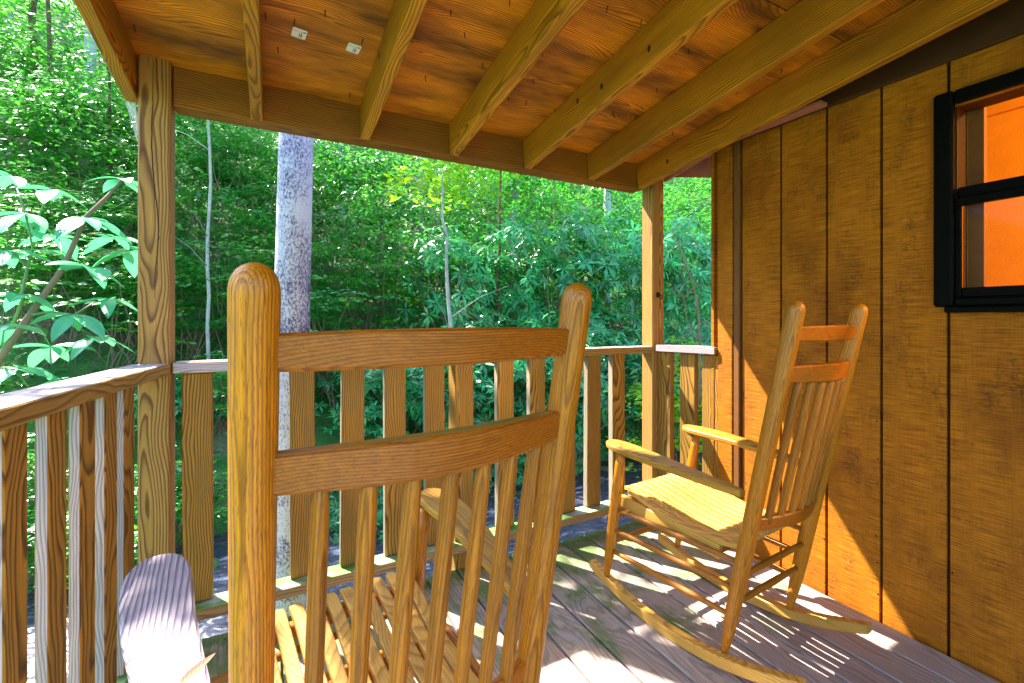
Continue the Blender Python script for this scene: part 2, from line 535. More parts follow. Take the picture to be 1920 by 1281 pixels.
MAT['bigleaf'] = leaf_mat('broad_leaf', [(0.0, (0.03, 0.34, 0.20)), (0.5, (0.06, 0.46, 0.30)), (1.0, (0.14, 0.52, 0.16))], trans=0.35, tcol=(0.10, 0.60, 0.20), rough=0.38, spec=0.7, coat=0.4, vein=True)

def bark_mat(name, c0, c1, lichen=None, lichen_amt=0.5, sc=1.0):
    m, nt, b = new_mat(name)
    tc = N(nt, 'ShaderNodeTexCoord')
    co = tc.outputs['Object']
    n = noise(nt, vmath(nt, 'MULTIPLY', co, (30.0 * sc, 30.0 * sc, 7.0 * sc)), 1.0, 5.0, 0.65)
    col = mixc(nt, ramp(nt, n, [(0.35, (0, 0, 0)), (0.65, (1, 1, 1))]), c0, c1)
    if lichen:
        big = noise(nt, co, 3.2 * sc, 3.0, 0.6)
        fine = noise(nt, vmath(nt, 'MULTIPLY', co, (1.0, 1.0, 0.55)), 110.0 * sc, 4.0, 0.8)
        v = math_n(nt, 'ADD', math_n(nt, 'MULTIPLY', big, 0.50), math_n(nt, 'MULTIPLY', fine, 0.86))
        mk = ramp(nt, v, [(0.60 - 0.1 * lichen_amt, (0, 0, 0)), (0.74 - 0.1 * lichen_amt, (1, 1, 1))])
        col = mixc(nt, mk, col, lichen)
    nt.links.new(col, b.inputs['Base Color'])
    b.inputs['Roughness'].default_value = 0.85
    b.inputs['Specular IOR Level'].default_value = 0.2
    bp = N(nt, 'ShaderNodeBump')
    bp.inputs['Strength'].default_value = 0.6
    bp.inputs['Distance'].default_value = 0.01
    nt.links.new(n, bp.inputs['Height'])
    nt.links.new(bp.outputs[0], b.inputs['Normal'])
    return m
MAT['lichen_bark'] = bark_mat('lichen_bark', (0.055, 0.045, 0.13), (0.15, 0.12, 0.27), (0.60, 0.58, 0.72), 0.15)
MAT['pale_bark'] = bark_mat('pale_bark', (0.12, 0.13, 0.11), (0.28, 0.30, 0.26), (0.45, 0.48, 0.45), 0.1)
MAT['grey_bark'] = bark_mat('grey_bark', (0.10, 0.14, 0.16), (0.26, 0.34, 0.38), (0.45, 0.55, 0.58), 0.2)
MAT['brown_bark'] = bark_mat('brown_bark', (0.06, 0.045, 0.03), (0.18, 0.13, 0.08))
MAT['stem'] = plain('twig_stem', (0.22, 0.17, 0.12), 0.7, 0.3)
MAT['green_stem'] = plain('green_stem', (0.14, 0.30, 0.10), 0.5, 0.4, bump=0)

# ================================================================== TERRAIN, CREEK
def hgt(x, y):
    x = np.asarray(x, float); y = np.asarray(y, float)
    yc = 4.1 + 0.35 * np.sin(x * 0.6 + 0.5) + 0.03 * x
    d = np.abs(y - yc)
    bed = -1.45 + 0.62 * np.clip((d - 0.75) / 0.9, 0, 1) ** 1.2
    rise = np.clip(y - yc - 1.5, 0, None)
    hill = 0.50 * rise + 0.010 * rise ** 2
    hill = np.where(rise > 22, 0.50 * 22 + 0.01 * 484 + 0.55 * (rise - 22), hill)
    near = np.clip(2.6 - y, 0, 3) * 0.05
    bump = 0.10 * np.sin(x * 1.9 + y * 0.7) * np.sin(y * 1.6 - x * 0.5) + 0.05 * np.sin(3.7 * x + 1.0) * np.sin(4.1 * y)
    return bed + hill + near + bump * np.clip(d - 0.8, 0.1, 1.5) * 0.8

def build_ground():
    # graded grid: fine near the porch, coarse to the horizon
    def axis(a, b, c, d, n1, n2):
        u = np.linspace(b, c, n1)
        lo = b - (np.linspace(0, 1, n2)[1:] ** 2.2) * (b - a)
        hi = c + (np.linspace(0, 1, n2)[1:] ** 2.2) * (d - c)
        return np.concatenate([lo[::-1], u, hi])
    xs = axis(-120, -8, 16, 130, 110, 26)
    ys = axis(-120, -3, 14, 130, 110, 26)
    X, Y = np.meshgrid(xs, ys, indexing='ij')
    Z = hgt(X, Y)
    nx, ny = X.shape
    me = bpy.data.meshes.new('ground')
    v = np.stack([X, Y, Z], -1).reshape(-1, 3)
    i = np.arange(nx * ny).reshape(nx, ny)
    f = np.stack([i[:-1, :-1], i[1:, :-1], i[1:, 1:], i[:-1, 1:]], -1).reshape(-1, 4)
    set_mesh(me, v, f)
    m, nt, b = new_mat('forest_floor')
    ge = N(nt, 'ShaderNodeNewGeometry')
    P = ge.outputs['Position']
    a = noise(nt, P, 1.6, 5, 0.65)
    c = noise(nt, P, 24.0, 4, 0.7)
    col = mixc(nt, c, (0.09, 0.06, 0.04), (0.36, 0.27, 0.20))
    col = mixc(nt, ramp(nt, a, [(0.34, (0, 0, 0)), (0.5, (1, 1, 1))]), col, mixc(nt, c, (0.015, 0.10, 0.03), (0.08, 0.28, 0.05)))
    nt.links.new(col, b.inputs['Base Color'])
    b.inputs['Roughness'].default_value = 0.9
    bp = N(nt, 'ShaderNodeBump')
    bp.inputs['Strength'].default_value = 0.8
    bp.inputs['Distance'].default_value = 0.04
    nt.links.new(c, bp.inputs['Height'])
    nt.links.new(bp.outputs[0], b.inputs['Normal'])
    me.materials.append(m)
    me.polygons.foreach_set('use_smooth', [True] * len(me.polygons))
    o = link('ground', me)
    o['kind'] = 'structure'
    return o

def set_mesh(me, v, f):
    nv, nf, k = len(v), len(f), f.shape[1]
    me.vertices.add(nv)
    me.vertices.foreach_set('co', np.ascontiguousarray(v, np.float32).ravel())
    me.loops.add(nf * k)
    me.loops.foreach_set('vertex_index', np.ascontiguousarray(f, np.int32).ravel())
    me.polygons.add(nf)
    me.polygons.foreach_set('loop_start', np.arange(0, nf * k, k, dtype=np.int32))
    me.polygons.foreach_set('loop_total', np.full(nf, k, dtype=np.int32))
    me.update(calc_edges=True)
    me.validate()

build_ground()

def build_creek():
    xs = np.linspace(-30, 40, 180)
    ys = np.linspace(-2.2, 2.2, 16)
    X, T = np.meshgrid(xs, ys, indexing='ij')
    Y = 4.1 + 0.35 * np.sin(X * 0.6 + 0.5) + 0.03 * X + T
    Z = np.full_like(X, -1.08) + 0.012 * np.sin(X * 7 + T * 5) * np.sin(T * 9 - X * 3)
    v = np.stack([X, Y, Z], -1).reshape(-1, 3)
    nx, ny = X.shape
    i = np.arange(nx * ny).reshape(nx, ny)
    f = np.stack([i[:-1, :-1], i[1:, :-1], i[1:, 1:], i[:-1, 1:]], -1).reshape(-1, 4)
    me = bpy.data.meshes.new('creek')
    set_mesh(me, v, f)
    m, nt, b = new_mat('creek_water')
    ge = N(nt, 'ShaderNodeNewGeometry')
    P = ge.outputs['Position']
    r1 = noise(nt, vmath(nt, 'MULTIPLY', P, (5.0, 11.0, 1.0)), 1.0, 4, 0.6)
    foam = ramp(nt, noise(nt, vmath(nt, 'MULTIPLY', P, (2.2, 4.0, 1.0)), 1.0, 6, 0.75), [(0.56, (0, 0, 0)), (0.70, (1, 1, 1))])
    col = mixc(nt, foam, (0.06, 0.06, 0.10), (0.72, 0.74, 0.82))
    nt.links.new(col, b.inputs['Base Color'])
    b.inputs['Roughness'].default_value = 0.12
    b.inputs['Specular IOR Level'].default_value = 0.8
    bp = N(nt, 'ShaderNodeBump')
    bp.inputs['Strength'].default_value = 0.9
    bp.inputs['Distance'].default_value = 0.06
    nt.links.new(r1, bp.inputs['Height'])
    nt.links.new(bp.outputs[0], b.inputs['Normal'])
    me.materials.append(m)
    me.polygons.foreach_set('use_smooth', [True] * len(me.polygons))
    o = link('creek', me)
    o['kind'] = 'structure'
build_creek()

# ================================================================== PORCH DECK
deck = bpy.data.objects.new('porch_deck', None)
COL.objects.link(deck)
deck['kind'] = 'structure'
DECK_Y1, DECK_Y0 = 1.91, -2.4
pw = 0.140
gap = 0.008
x = 1.992 - pw / 2
k = 0
while x > -0.52:
    j = random.uniform(-0.008, 0.008)
    o = board('plank', (x, DECK_Y0, -0.019 + random.uniform(-0.0012, 0.0012)), (x, DECK_Y1 + j, -0.019 + random.uniform(-0.0012, 0.0012)), pw - gap, 0.038, MAT['deck'], deck, bev=0.004)
    x -= pw
    k += 1
screw_me = None
def screws():
    bm = bmesh.new()
    bmesh.ops.create_cone(bm, cap_ends=True, segments=8, radius1=0.0036, radius2=0.0036, depth=0.0012)
    me = mesh_from_bm(bm, 'screw', MAT['nail'])
    for pk in [c for c in deck.children if c.name.startswith('plank')]:
        xx = pk.matrix_basis.translation.x
        for yy in (0.5, 1.875):
            for dx in (-0.042, 0.042):
                link('screw', me, pk, Matrix.Translation((xx + dx + random.uniform(-0.006, 0.006), yy + random.uniform(-0.012, 0.012), 0.0012)))
screws()
board('rim_joist', (-0.55, 1.88, -0.135), (2.10, 1.88, -0.135), 0.038, 0.185, MAT['mossy'], deck)
board('rim_joist', (-0.50, -2.4, -0.135), (-0.50, 1.86, -0.135), 0.038, 0.185, MAT['mossy'], deck)
for yy in (-2.35, -0.9, 0.5):
    board('joist', (-0.48, yy, -0.135), (2.0, yy, -0.135), 0.038, 0.185, MAT['mossy'], deck)
for (xx, yy) in ((-0.42, -1.5), (1.9, -1.5), (0.9, 1.80), (0.9, -1.5)):
    z0 = float(hgt(xx, yy)) - 0.2
    board('support_post', (xx, yy, z0), (xx, yy, -0.23), 0.089, 0.089, MAT['mossy'], deck)

# ================================================================== POSTS
SL = 0.1215
def zr(y):                      # underside of rafters
    return 1.853 + SL * (1.9 - y)
PZ = 0.14
def post(x0, y0, ztop, label):
    z0 = float(hgt(x0, y0)) - 0.15
    t = thing('porch_post', (x0, y0, z0), label, 'post')
    board('shaft', (x0, y0, z0), (x0, y0, ztop), 0.089, 0.089, MAT['post'], t, bev=0.006)
    return t
pl = post(-0.345, 1.945, 2.030, 'tall wooden corner post with a long drying crack, nearest the big-leaved plant')
pr = post(1.962, 1.945, 1.985, 'slim wooden post between the far rail and the cabin corner, one face in sunlight')
# crack on the left post: a thin dark groove strip made of short slivers, sunk into the shaft
def crack(par, pts, y, w=0.0022):
    bm = bmesh.new()
    prev = None
    for i, (cx, cz) in enumerate(pts):
        ww = w * (0.25 + math.sin(math.pi * (i + 0.3) / len(pts)))
        vv = [bm.verts.new((cx - ww, y, cz)), bm.verts.new((cx + ww, y, cz)), bm.verts.new((cx + ww, y + 0.006, cz)), bm.verts.new((cx - ww, y + 0.006, cz))]
        if prev:
            for q in range(4):
                bm.faces.new((prev[q], prev[(q + 1) % 4], vv[(q + 1) % 4], vv[q]))
        prev = vv
    return link('drying_crack', mesh_from_bm(bm, 'crack', MAT['nail']), par)
cp = []
for py, px in ((110, 287), (190, 287), (260, 283), (330, 287), (400, 296), (450, 301), (500, 289), (560, 290)):
    p = on_y(px, py, 1.9)
    cp.append((p.x, p.z))
cz = np.array([c[1] for c in cp])[::-1]; cx_ = np.array([c[0] for c in cp])[::-1]
zz_ = np.linspace(cz[0], cz[-1], 60)
xx_ = np.interp(zz_, cz, cx_)
xx_ = np.convolve(np.pad(xx_, 6, mode='edge'), np.ones(13) / 13, mode='valid') + np.random.default_rng(4).normal(0, 0.0006, 60)
crack(pl, list(zip(xx_, zz_)), 1.8995, 0.0013)
# a rusty hook on the right post
bm = bmesh.new()
hk = thing('rusty_hook', (1.925, 1.895, 1.20), 'small dark rusty hook screwed to the slim post', 'hook')
hp = on_y(1234, 553, 1.897)
pts = [hp + Vector((0, 0.006, 0)), hp + Vector((0, -0.012, 0)), hp + Vector((0.012, -0.018, -0.004)), hp + Vector((0.018, -0.014, -0.016)), hp + Vector((0.010, -0.012, -0.024)), hp + Vector((0.0, -0.012, -0.020))]
hk.location = hp
link('hook_wire', tube_mesh(pts, [0.003] * 6, MAT['nail'], 8), hk)
link('base_plate', box_mesh(0.022, 0.004, 0.03, MAT['nail'], 0.001), hk, Matrix.Translation(hp + Vector((0, 0.001, 0))))

# ================================================================== RAILINGS
RT = 0.970
# far railing between the two posts, split at a middle post
fr = thing('porch_railing', (0.8, 1.945, 0.12), 'far railing of upright boards running between the two posts over the creek', 'railing')
YF = 1.900
lighten_faces(board('top_rail', (-0.296, YF + 0.044, RT - 0.019), (0.755, YF + 0.044, RT - 0.021), 0.089, 0.038, MAT['top_rail'], fr), [(0, 0, 1), (0, -1, 0)], MAT['lit_weathered'])
lighten_faces(board('top_rail', (0.761, YF + 0.044, RT - 0.021), (1.915, YF + 0.044, RT - 0.026), 0.089, 0.038, MAT['top_rail'], fr), [(0, 0, 1)], MAT['lit_weathered'])
br = wood('algae_bottom_rail', (0.42, 0.27, 0.12), (0.20, 0.09, 0.025), rings=150, contrast=0.8, rough=0.62, fibre=0.4, blotch=0.25, bump=0.4)
def algae_top(m):
    nt = m.node_tree
    b = nt.nodes['Principled BSDF']
    src = b.inputs['Base Color'].links[0].from_socket
    ge = N(nt, 'ShaderNodeNewGeometry')
    sp = N(nt, 'ShaderNodeSeparateXYZ')
    nt.links.new(ge.outputs['True Normal'], sp.inputs[0])
    up = math_n(nt, 'MULTIPLY', math_n(nt, 'SUBTRACT', sp.outputs[2], 0.6), 3.0, clamp=True)   # algae settles on the level face
    n = noise(nt, vmath(nt, 'MULTIPLY', ge.outputs['Position'], (6.0, 20.0, 20.0)), 1.0, 4, 0.6)
    c = ramp(nt, n, [(0.40, (0.07, 0.30, 0.03)), (0.52, (0.16, 0.38, 0.10)), (0.62, (0.46, 0.50, 0.50))])
    col = mixc(nt, math_n(nt, 'MULTIPLY', up, 0.9), src, c)
    nt.links.new(col, b.inputs['Base Color'])
algae_top(br)
board('bottom_rail', (-0.296, 1.92, 0.101), (0.80, 1.92, 0.101), 0.089, 0.038, br, fr)
board('bottom_rail', (0.803, 1.92, 0.101), (1.915, 1.92, 0.100), 0.089, 0.038, br, fr)
for xc in (-0.229, 0.108, 0.293, 0.466, 0.642, 0.993, 1.171, 1.355, 1.522, 1.693):
    dx = random.uniform(-0.003, 0.003)
    lighten_faces(board('baluster', (xc + dx, 1.947, 0.122), (xc - dx, 1.947, RT - 0.041), 0.038, 0.0885, MAT['rail'], fr, up=(1, 0, 0)), [(-1, 0, 0)], MAT['lit_side'])
# one between the corner baluster and the next hides behind the near chair post
board('baluster', (-0.06, 1.947, 0.122), (-0.06, 1.947, RT - 0.041), 0.038, 0.0885, MAT['rail'], fr, up=(1, 0, 0))
board('middle_post', (0.772, 1.952, -0.9), (0.772, 1.952, RT - 0.041), 0.089, 0.089, MAT['rail'], fr, up=(1, 0, 0))

# left railing: runs from the corner post towards the camera, splayed a little outwards
A = Vector((-0.352, 1.897, 0)); B = Vector((-0.500, 0.62, 0))
dirv = (B - A).normalized()
nrm = Vector((-dirv.y, dirv.x, 0))          # points to +x (inside)
if nrm.x < 0:
    nrm = -nrm
lr = thing('porch_railing', (A + B) / 2 + Vector((0, 0, 0.1)), 'side railing with a sunlit top running from the corner post towards the viewer', 'railing')
lighten_faces(board('top_rail', A + Vector((0, 0, RT - 0.019)), B + Vector((0, 0, RT - 0.019)), 0.105, 0.038, MAT['top_rail'], lr), [(0, 0, 1)], MAT['lit_weathered'])
board('bottom_rail', A + Vector((-0.01, 0, 0.10)), B + Vector((-0.01, 0, 0.10)), 0.089, 0.038, br, lr)
inner = lambda y: A.x + (y - A.y) * (dirv.x / dirv.y)
for px in (8, 92, 152, 198, 234):
    # near inner corner of each baluster lies on the line 0.02 inside the rail's centre
    r = ray(px, 800)
    best = None
    for t in np.linspace(0.5, 2.2, 2000):
        p = r * t
        e = abs(p.x - (inner(p.y) + 0.022))
        if best is None or e < best[0]:
            best = (e, p.x, p.y)
    c = Vector((best[1], best[2], 0)) - dirv * 0.034 - nrm * 0.012
    lighten_faces(board('baluster', (c.x, c.y, 0.121), (c.x, c.y, RT - 0.040), 0.068, 0.024, MAT['rail'], lr, up=nrm), [dirv], MAT['lit_weathered'])
for s in (0.155, 0.31):
    pass

# short railing from the slim post to the cabin corner
sr = thing('porch_railing', (1.98, 1.72, 0.1), 'short piece of railing between the slim post and the cabin corner', 'railing')
lighten_faces(board('top_rail', (1.972, 1.897, RT - 0.016), (2.02, 1.545, RT - 0.013), 0.089, 0.038, MAT['top_rail'], sr), [(0, 0, 1), (-1, 0, 0)], MAT['lit_weathered'])
board('bottom_rail', (1.972, 1.897, 0.10), (2.02, 1.545, 0.10), 0.089, 0.038, br, sr)
for yy in (1.862, 1.715, 1.585):
    xx = 1.972 + (1.897 - yy) * 0.136
    board('baluster', (xx, yy, 0.12), (xx, yy, RT - 0.037), 0.089, 0.038, MAT['rail'], sr, up=(1, 0.136, 0))

# ================================================================== PORCH ROOF
roof = thing('porch_roof', (0.8, 0.2, 2.0), 'sloping porch roof of orange plywood carried on yellow rafters', 'roof')
YB = 1.925
YEND = -1.75
board('beam', (-0.2985, YB + 0.042, 1.925), (1.862, YB + 0.042, 1.921), 0.084, 0.140, MAT['beam'], roof)
raf = [-0.046, 0.340, 0.724, 1.105, 1.492, 1.838]
for i, xr in enumerate(raf):
    y1 = YB - 0.001
    board('rafter', (xr, YEND, zr(YEND) + PZ / 2), (xr, y1, zr(y1) + PZ / 2), 0.038, PZ, MAT['rafter'], roof)
board('rafter', (-0.4115, YEND, zr(YEND) + PZ / 2), (-0.4115, 1.955, zr(1.955) + PZ / 2), 0.0375, PZ, MAT['rafter'], roof)
# plywood: sheets side by side (grain across the rafters), seam between sheets
def ply_z(y):
    return zr(y) + PZ + 0.001
plies = []
for (ya, yb) in ((2.10, 0.884), (0.880, -0.336), (-0.340, -1.80)):
    ym = (ya + yb) / 2
    # local X along world X (grain), local Y along the slope
    l = 2.60
    wdt = math.hypot(ya - yb, SL * (ya - yb))
    me = box_mesh(l, wdt, 0.015, MAT['ply'], 0.001)
    M = Matrix.Translation((-0.48 + l / 2, ym, ply_z(ym) + 0.0085)) @ Matrix.Rotation(-math.atan(SL), 4, 'X')
    plies.append(link('plywood_sheet', me, roof, M))
me = box_mesh(2.62, 3.98, 0.02, MAT['shingle'], 0.001)
link('shingle_cover', me, roof, Matrix.Translation((0.82, 0.15, ply_z(0.15) + 0.028)) @ Matrix.Rotation(-math.atan(SL), 4, 'X'))
board('edge_board', (-0.46, 2.03, 1.985), (1.83, 2.03, 1.985), 0.02, 0.06, MAT['beam'], roof)

def ply_pt(px, py):
    r = ray(px, py)
    z0 = 1.853 + PZ
    t = (z0 + SL * 1.9 - EYE) / (r.z + SL * r.y)
    return r * t + Vector((0, 0, EYE))
# barcode stickers (flat print)
def sticker_mat():
    m, nt, b = new_mat('barcode_sticker')
    tc = N(nt, 'ShaderNodeTexCoord')
    sp = N(nt, 'ShaderNodeSeparateXYZ')
    nt.links.new(tc.outputs['Object'], sp.inputs[0])
    X, Y = sp.outputs[0], sp.outputs[1]
    def rect(x0, x1, y0, y1):
        a = math_n(nt, 'MULTIPLY', math_n(nt, 'GREATER_THAN', X, x0), math_n(nt, 'LESS_THAN', X, x1))
        c = math_n(nt, 'MULTIPLY', math_n(nt, 'GREATER_THAN', Y, y0), math_n(nt, 'LESS_THAN', Y, y1))
        return math_n(nt, 'MULTIPLY', a, c)
    wn_ = N(nt, 'ShaderNodeTexWhiteNoise')
    wn_.noise_dimensions = '1D'
    nt.links.new(math_n(nt, 'FLOOR', math_n(nt, 'MULTIPLY', X, 420.0)), wn_.inputs['W'])
    bars = math_n(nt, 'MULTIPLY', rect(-0.009, 0.009, -0.017, 0.003), math_n(nt, 'GREATER_THAN', wn_.outputs['Value'], 0.42))
    # lines of small print as thin dashes
    wn2 = N(nt, 'ShaderNodeTexWhiteNoise')
    wn2.noise_dimensions = '2D'
    cv = N(nt, 'ShaderNodeCombineXYZ')
    nt.links.new(math_n(nt, 'FLOOR', math_n(nt, 'MULTIPLY', X, 700.0)), cv.inputs[0])
    nt.links.new(math_n(nt, 'FLOOR', math_n(nt, 'MULTIPLY', Y, 420.0)), cv.inputs[1])
    nt.links.new(cv.outputs[0], wn2.inputs['Vector'])
    rowm = math_n(nt, 'GREATER_THAN', math_n(nt, 'FRACT', math_n(nt, 'MULTIPLY', Y, 420.0)), 0.45)
    dash = math_n(nt, 'MULTIPLY', math_n(nt, 'MULTIPLY', rect(-0.019, 0.019, 0.006, 0.013), rowm), math_n(nt, 'GREATER_THAN', wn2.outputs['Value'], 0.35))
    blk = rect(0.010, 0.019, 0.0085, 0.0135)
    s = math_n(nt, 'ADD', math_n(nt, 'ADD', math_n(nt, 'MULTIPLY', bars, 0.9), math_n(nt, 'MULTIPLY', dash, 0.55)), math_n(nt, 'MULTIPLY', blk, 0.9), clamp=True)
    col = mixc(nt, s, (0.82, 0.80, 0.84), (0.05, 0.04, 0.05))
    nt.links.new(col, b.inputs['Base Color'])
    b.inputs['Roughness'].default_value = 0.45
    return m
SM = sticker_mat()
def rounded_card(w, h, t, r, mat):
    bm = bmesh.new()
    pts = []
    for cx, cy, a0 in ((w / 2 - r, h / 2 - r, 0), (-w / 2 + r, h / 2 - r, 90), (-w / 2 + r, -h / 2 + r, 180), (w / 2 - r, -h / 2 + r, 270)):
        for q in range(5):
            a = R(a0 + q * 22.5)
            pts.append((cx + r * math.cos(a), cy + r * math.sin(a)))
    lo = [bm.verts.new((p[0], p[1], 0)) for p in pts]
    hi = [bm.verts.new((p[0], p[1], t)) for p in pts]
    n = len(pts)
    bm.faces.new(list(reversed(lo)))
    bm.faces.new(hi)
    for q in range(n):
        bm.faces.new((lo[q], lo[(q + 1) % n], hi[(q + 1) % n], hi[q]))
    return mesh_from_bm(bm, 'card', mat)
card = rounded_card(0.042, 0.044, 0.0006, 0.004, SM)
for (px, py) in ((561, 63), (663, 91)):
    p = ply_pt(px, py)
    p.z = ply_z(p.y) - 0.0008
    M = Matrix.Translation(p) @ Matrix.Rotation(-math.atan(SL), 4, 'X') @ Matrix.Rotation(math.pi, 4, 'X') @ Matrix.Rotation(R(-7), 4, 'Z')
    link('barcode_sticker', card, plies[0], M)
# roofing nails that came through the plywood
nail_me = tube_mesh([(0, 0, 0), (0, 0, -0.024)], [0.0019, 0.0011], MAT['nail'], 6)
for (px, py) in ((553, 38), (497, 25), (681, 75), (797, 143), (952, 183), (988, 190), (956, 3), (1019, 97), (1000, 150), (741, 64),
                 (1140, 12), (1203, 40), (1232, 166), (1150, 210), (870, 62), (656, 175), (780, 222), (1465, 130), (1380, 170),
                 (1262, 248), (1292, 92), (905, 120), (250, 48), (520, 90), (1040, 205), (1180, 120), (610, 20), (845, 20)):
    p = ply_pt(px, py)
    p.z = ply_z(p.y) + 0.004
    clash = any(abs(p.x - q) < 0.024 for q in raf)
    if clash:
        p.x += 0.05
    M = Matrix.Translation(p) @ Matrix.Rotation(random.uniform(-0.25, 0.25), 4, 'X') @ Matrix.Rotation(random.uniform(-0.25, 0.25), 4, 'Y')
    link('nail', nail_me, plies[0] if p.y > 0.88 else plies[1], M)
# knot holes / dark spots on rafters
for (px, py, xr) in ((1251, 303, 1.818), (1217, 91, 1.086), (1128, 162, 1.086), (1083, 189, 1.086), (727, 26, 0.321), (711, 104, 0.321)):
    p = on_x(px, py, xr)
    bm = bmesh.new()
    bmesh.ops.create_cone(bm, cap_ends=True, segments=12, radius1=0.006, radius2=0.0075, depth=0.0016)
    bmesh.ops.scale(bm, vec=(1.0, 1.7, 1.0), verts=bm.verts)
    kk = mesh_from_bm(bm, 'knot', MAT['knot'])
    link('knot', kk, roof, Matrix.Translation((xr - 0.0004, p.y, p.z)) @ Matrix.Rotation(R(90), 4, 'Y') @ Matrix.Rotation(R(90), 4, 'Z'))

# spider web under the corner rafter
wb = thing('spider_web', (-0.40, 1.93, 1.80), 'wisp of white spider web between the corner post and the outer rafter', 'web')
bm = bmesh.new()
w0, w1, w2 = Vector((-0.428, 1.94, 1.848)), Vector((-0.392, 1.94, 1.846)), Vector((-0.3915, 1.93, 1.70))
def thread(bm, a, b, r=0.0006):
    d = (b - a).normalized()
    u = d.cross(Vector((0, 1, 0.01))).normalized() * r
    v = d.cross(u).normalized() * r
    A_ = [bm.verts.new(a + u), bm.verts.new(a + v), bm.verts.new(a - u - v)]
    B_ = [bm.verts.new(b + u), bm.verts.new(b + v), bm.verts.new(b - u - v)]
    for q in range(3):
        bm.faces.new((A_[q], A_[(q + 1) % 3], B_[(q + 1) % 3], B_[q]))
for q in range(16):
    a = w0.lerp(w1, random.random())
    b_ = w1.lerp(w2, random.random() ** 0.6)
    thread(bm, a, b_)
    thread(bm, w0.lerp(w2, random.random()), w1.lerp(w2, random.random()))
link('web_threads', mesh_from_bm(bm, 'web', MAT['web']), wb)

# ================================================================== CABIN
XW = 2.010
cab = thing('cabin_wall', (XW, 0.0, 0.0), 'ochre rough-sawn cabin wall with dark vertical grooves', 'wall')
grooves = [1.416, 1.224, 1.035, 0.847, 0.657, 0.466, 0.275, 0.084, -0.107, -0.30, -0.49, -0.68, -0.87, -1.06, -1.25, -1.44, -1.63, -1.82]
ZB, ZT = -0.05, 2.30
WIN_Y1, WIN_Y0, WIN_Z0, WIN_Z1 = 0.640, -0.23, 1.190, 1.828      # opening
def siding(ya, yb, za, zb):
    board('siding_board', (XW + 0.008, (ya + yb) / 2, za), (XW + 0.008, (ya + yb) / 2, zb), abs(ya - yb), 0.016, MAT['siding'], cab, up=(1, 0, 0), bev=0.0015)
g = 0.0048
for a, b_ in zip(grooves, grooves[1:]):
    lo, hi = b_ + g, a - g
    if hi > WIN_Y1 + 0.03 or lo < WIN_Y0 - 0.03 and hi < WIN_Y0:
        siding(hi, lo, ZB, ZT)
    elif lo >= WIN_Y0 and hi <= WIN_Y1 + 0.03:
        siding(hi, lo, ZB, WIN_Z0)
        siding(hi, lo, WIN_Z1, ZT)
    else:
        siding(hi, lo, ZB, WIN_Z0)
        siding(hi, lo, WIN_Z1, ZT)
# backing behind the grooves, with the window opening left free
bk = plain('groove_backing', (0.05, 0.022, 0.006), 0.8, 0.2)
def slab(name, x0, x1, y0, y1, z0, z1, mat, par, bev=0.0):
    me = box_mesh(x1 - x0, y1 - y0, z1 - z0, mat, bev)
    return link(name, me, par, Matrix.Translation(((x0 + x1) / 2, (y0 + y1) / 2, (z0 + z1) / 2)))
XI = XW + 0.10
slab('wall_core', XW + 0.0165, XI, WIN_Y1, 1.535, ZB, ZT, bk, cab)
slab('wall_core', XW + 0.0165, XI, -1.9, WIN_Y0, ZB, ZT, bk, cab)
slab('wall_core', XW + 0.0165, XI, WIN_Y0, WIN_Y1, ZB, WIN_Z0, bk, cab)
slab('wall_core', XW + 0.0165, XI, WIN_Y0, WIN_Y1, WIN_Z1, ZT, bk, cab)
# corner trim and batten
board('corner_board', (XW - 0.004, 1.496, -0.10), (XW - 0.004, 1.496, 2.05), 0.082, 0.022, MAT['siding'], cab, up=(1, 0, 0))
bt = plain('brown_batten', (0.17, 0.065, 0.016), 0.6, 0.3, scale=25)
board('batten', (XW + 0.001, 1.4335, -0.02), (XW + 0.001, 1.4335, 2.02), 0.030, 0.030, bt, cab, up=(1, 0, 0))
# return of the wall on the far side of the corner
slab('end_wall', XW + 0.008, 5.2, 1.5375, 1.56, -1.0, 2.6, MAT['siding'], cab)
slab('corner_return', XW - 0.014, XW + 0.075, 1.5605, 1.575, -0.10, 2.05, MAT['siding'], cab)
# frieze boards where wall meets porch roof
board('frieze_board', (XW - 0.010, -1.8, 2.045), (XW - 0.010, 1.452, 2.045), 0.018, 0.130, MAT['frieze'], cab)
board('frieze_board', (XW - 0.022, -1.8, 2.125), (XW - 0.022, 1.452, 2.125), 0.040, 0.028, MAT['frieze'], cab)
board('nailer', (XW - 0.045, 1.02, 1.9885), (XW - 0.045, 1.445, 1.9885), 0.05, 0.018, MAT['fascia'], cab)
# siding nails
nh = lathe_x([(0, 0.0030), (0.0012, 0.0030), (0.0016, 0.0015)], MAT['nail'], 8)
for (px, py) in ((1646, 905), (1643, 1005), (1645, 1055), (1646, 1114), (1644, 790), (1786, 1074), (1646, 860), (1398, 905), (1545, 1010)):
    p = on_x(px, py, XW)
    link('nail_head', nh, cab, Matrix.Translation((XW - 0.0001, p.y, p.z)) @ Matrix.Rotation(math.pi, 4, 'Z'))
# the rest of the cabin: body, main roof eave beyond the corner
slab('back_wall', 5.2, 5.3, -1.9, 1.56, -1.0, 2.6, MAT['siding'], cab)
slab('side_wall', XW + 0.02, 5.3, -1.95, -1.9, -1.0, 2.6, MAT['siding'], cab)
slab('upper_wall', XW + 0.02, XI, -1.9, 1.535, ZT + 0.002, 2.6, MAT['siding'], cab)
slab('foundation', XW + 0.03, 5.2, -1.85, 1.53, -1.6, -0.06, bk, cab)
slab('ceiling', XI, 5.2, -1.9, 1.535, 2.30, 2.34, MAT['panel'], cab)
slab('room_floor', XI, 5.2, -1.9, 1.535, -0.05, 0.0, MAT['panel'], cab)
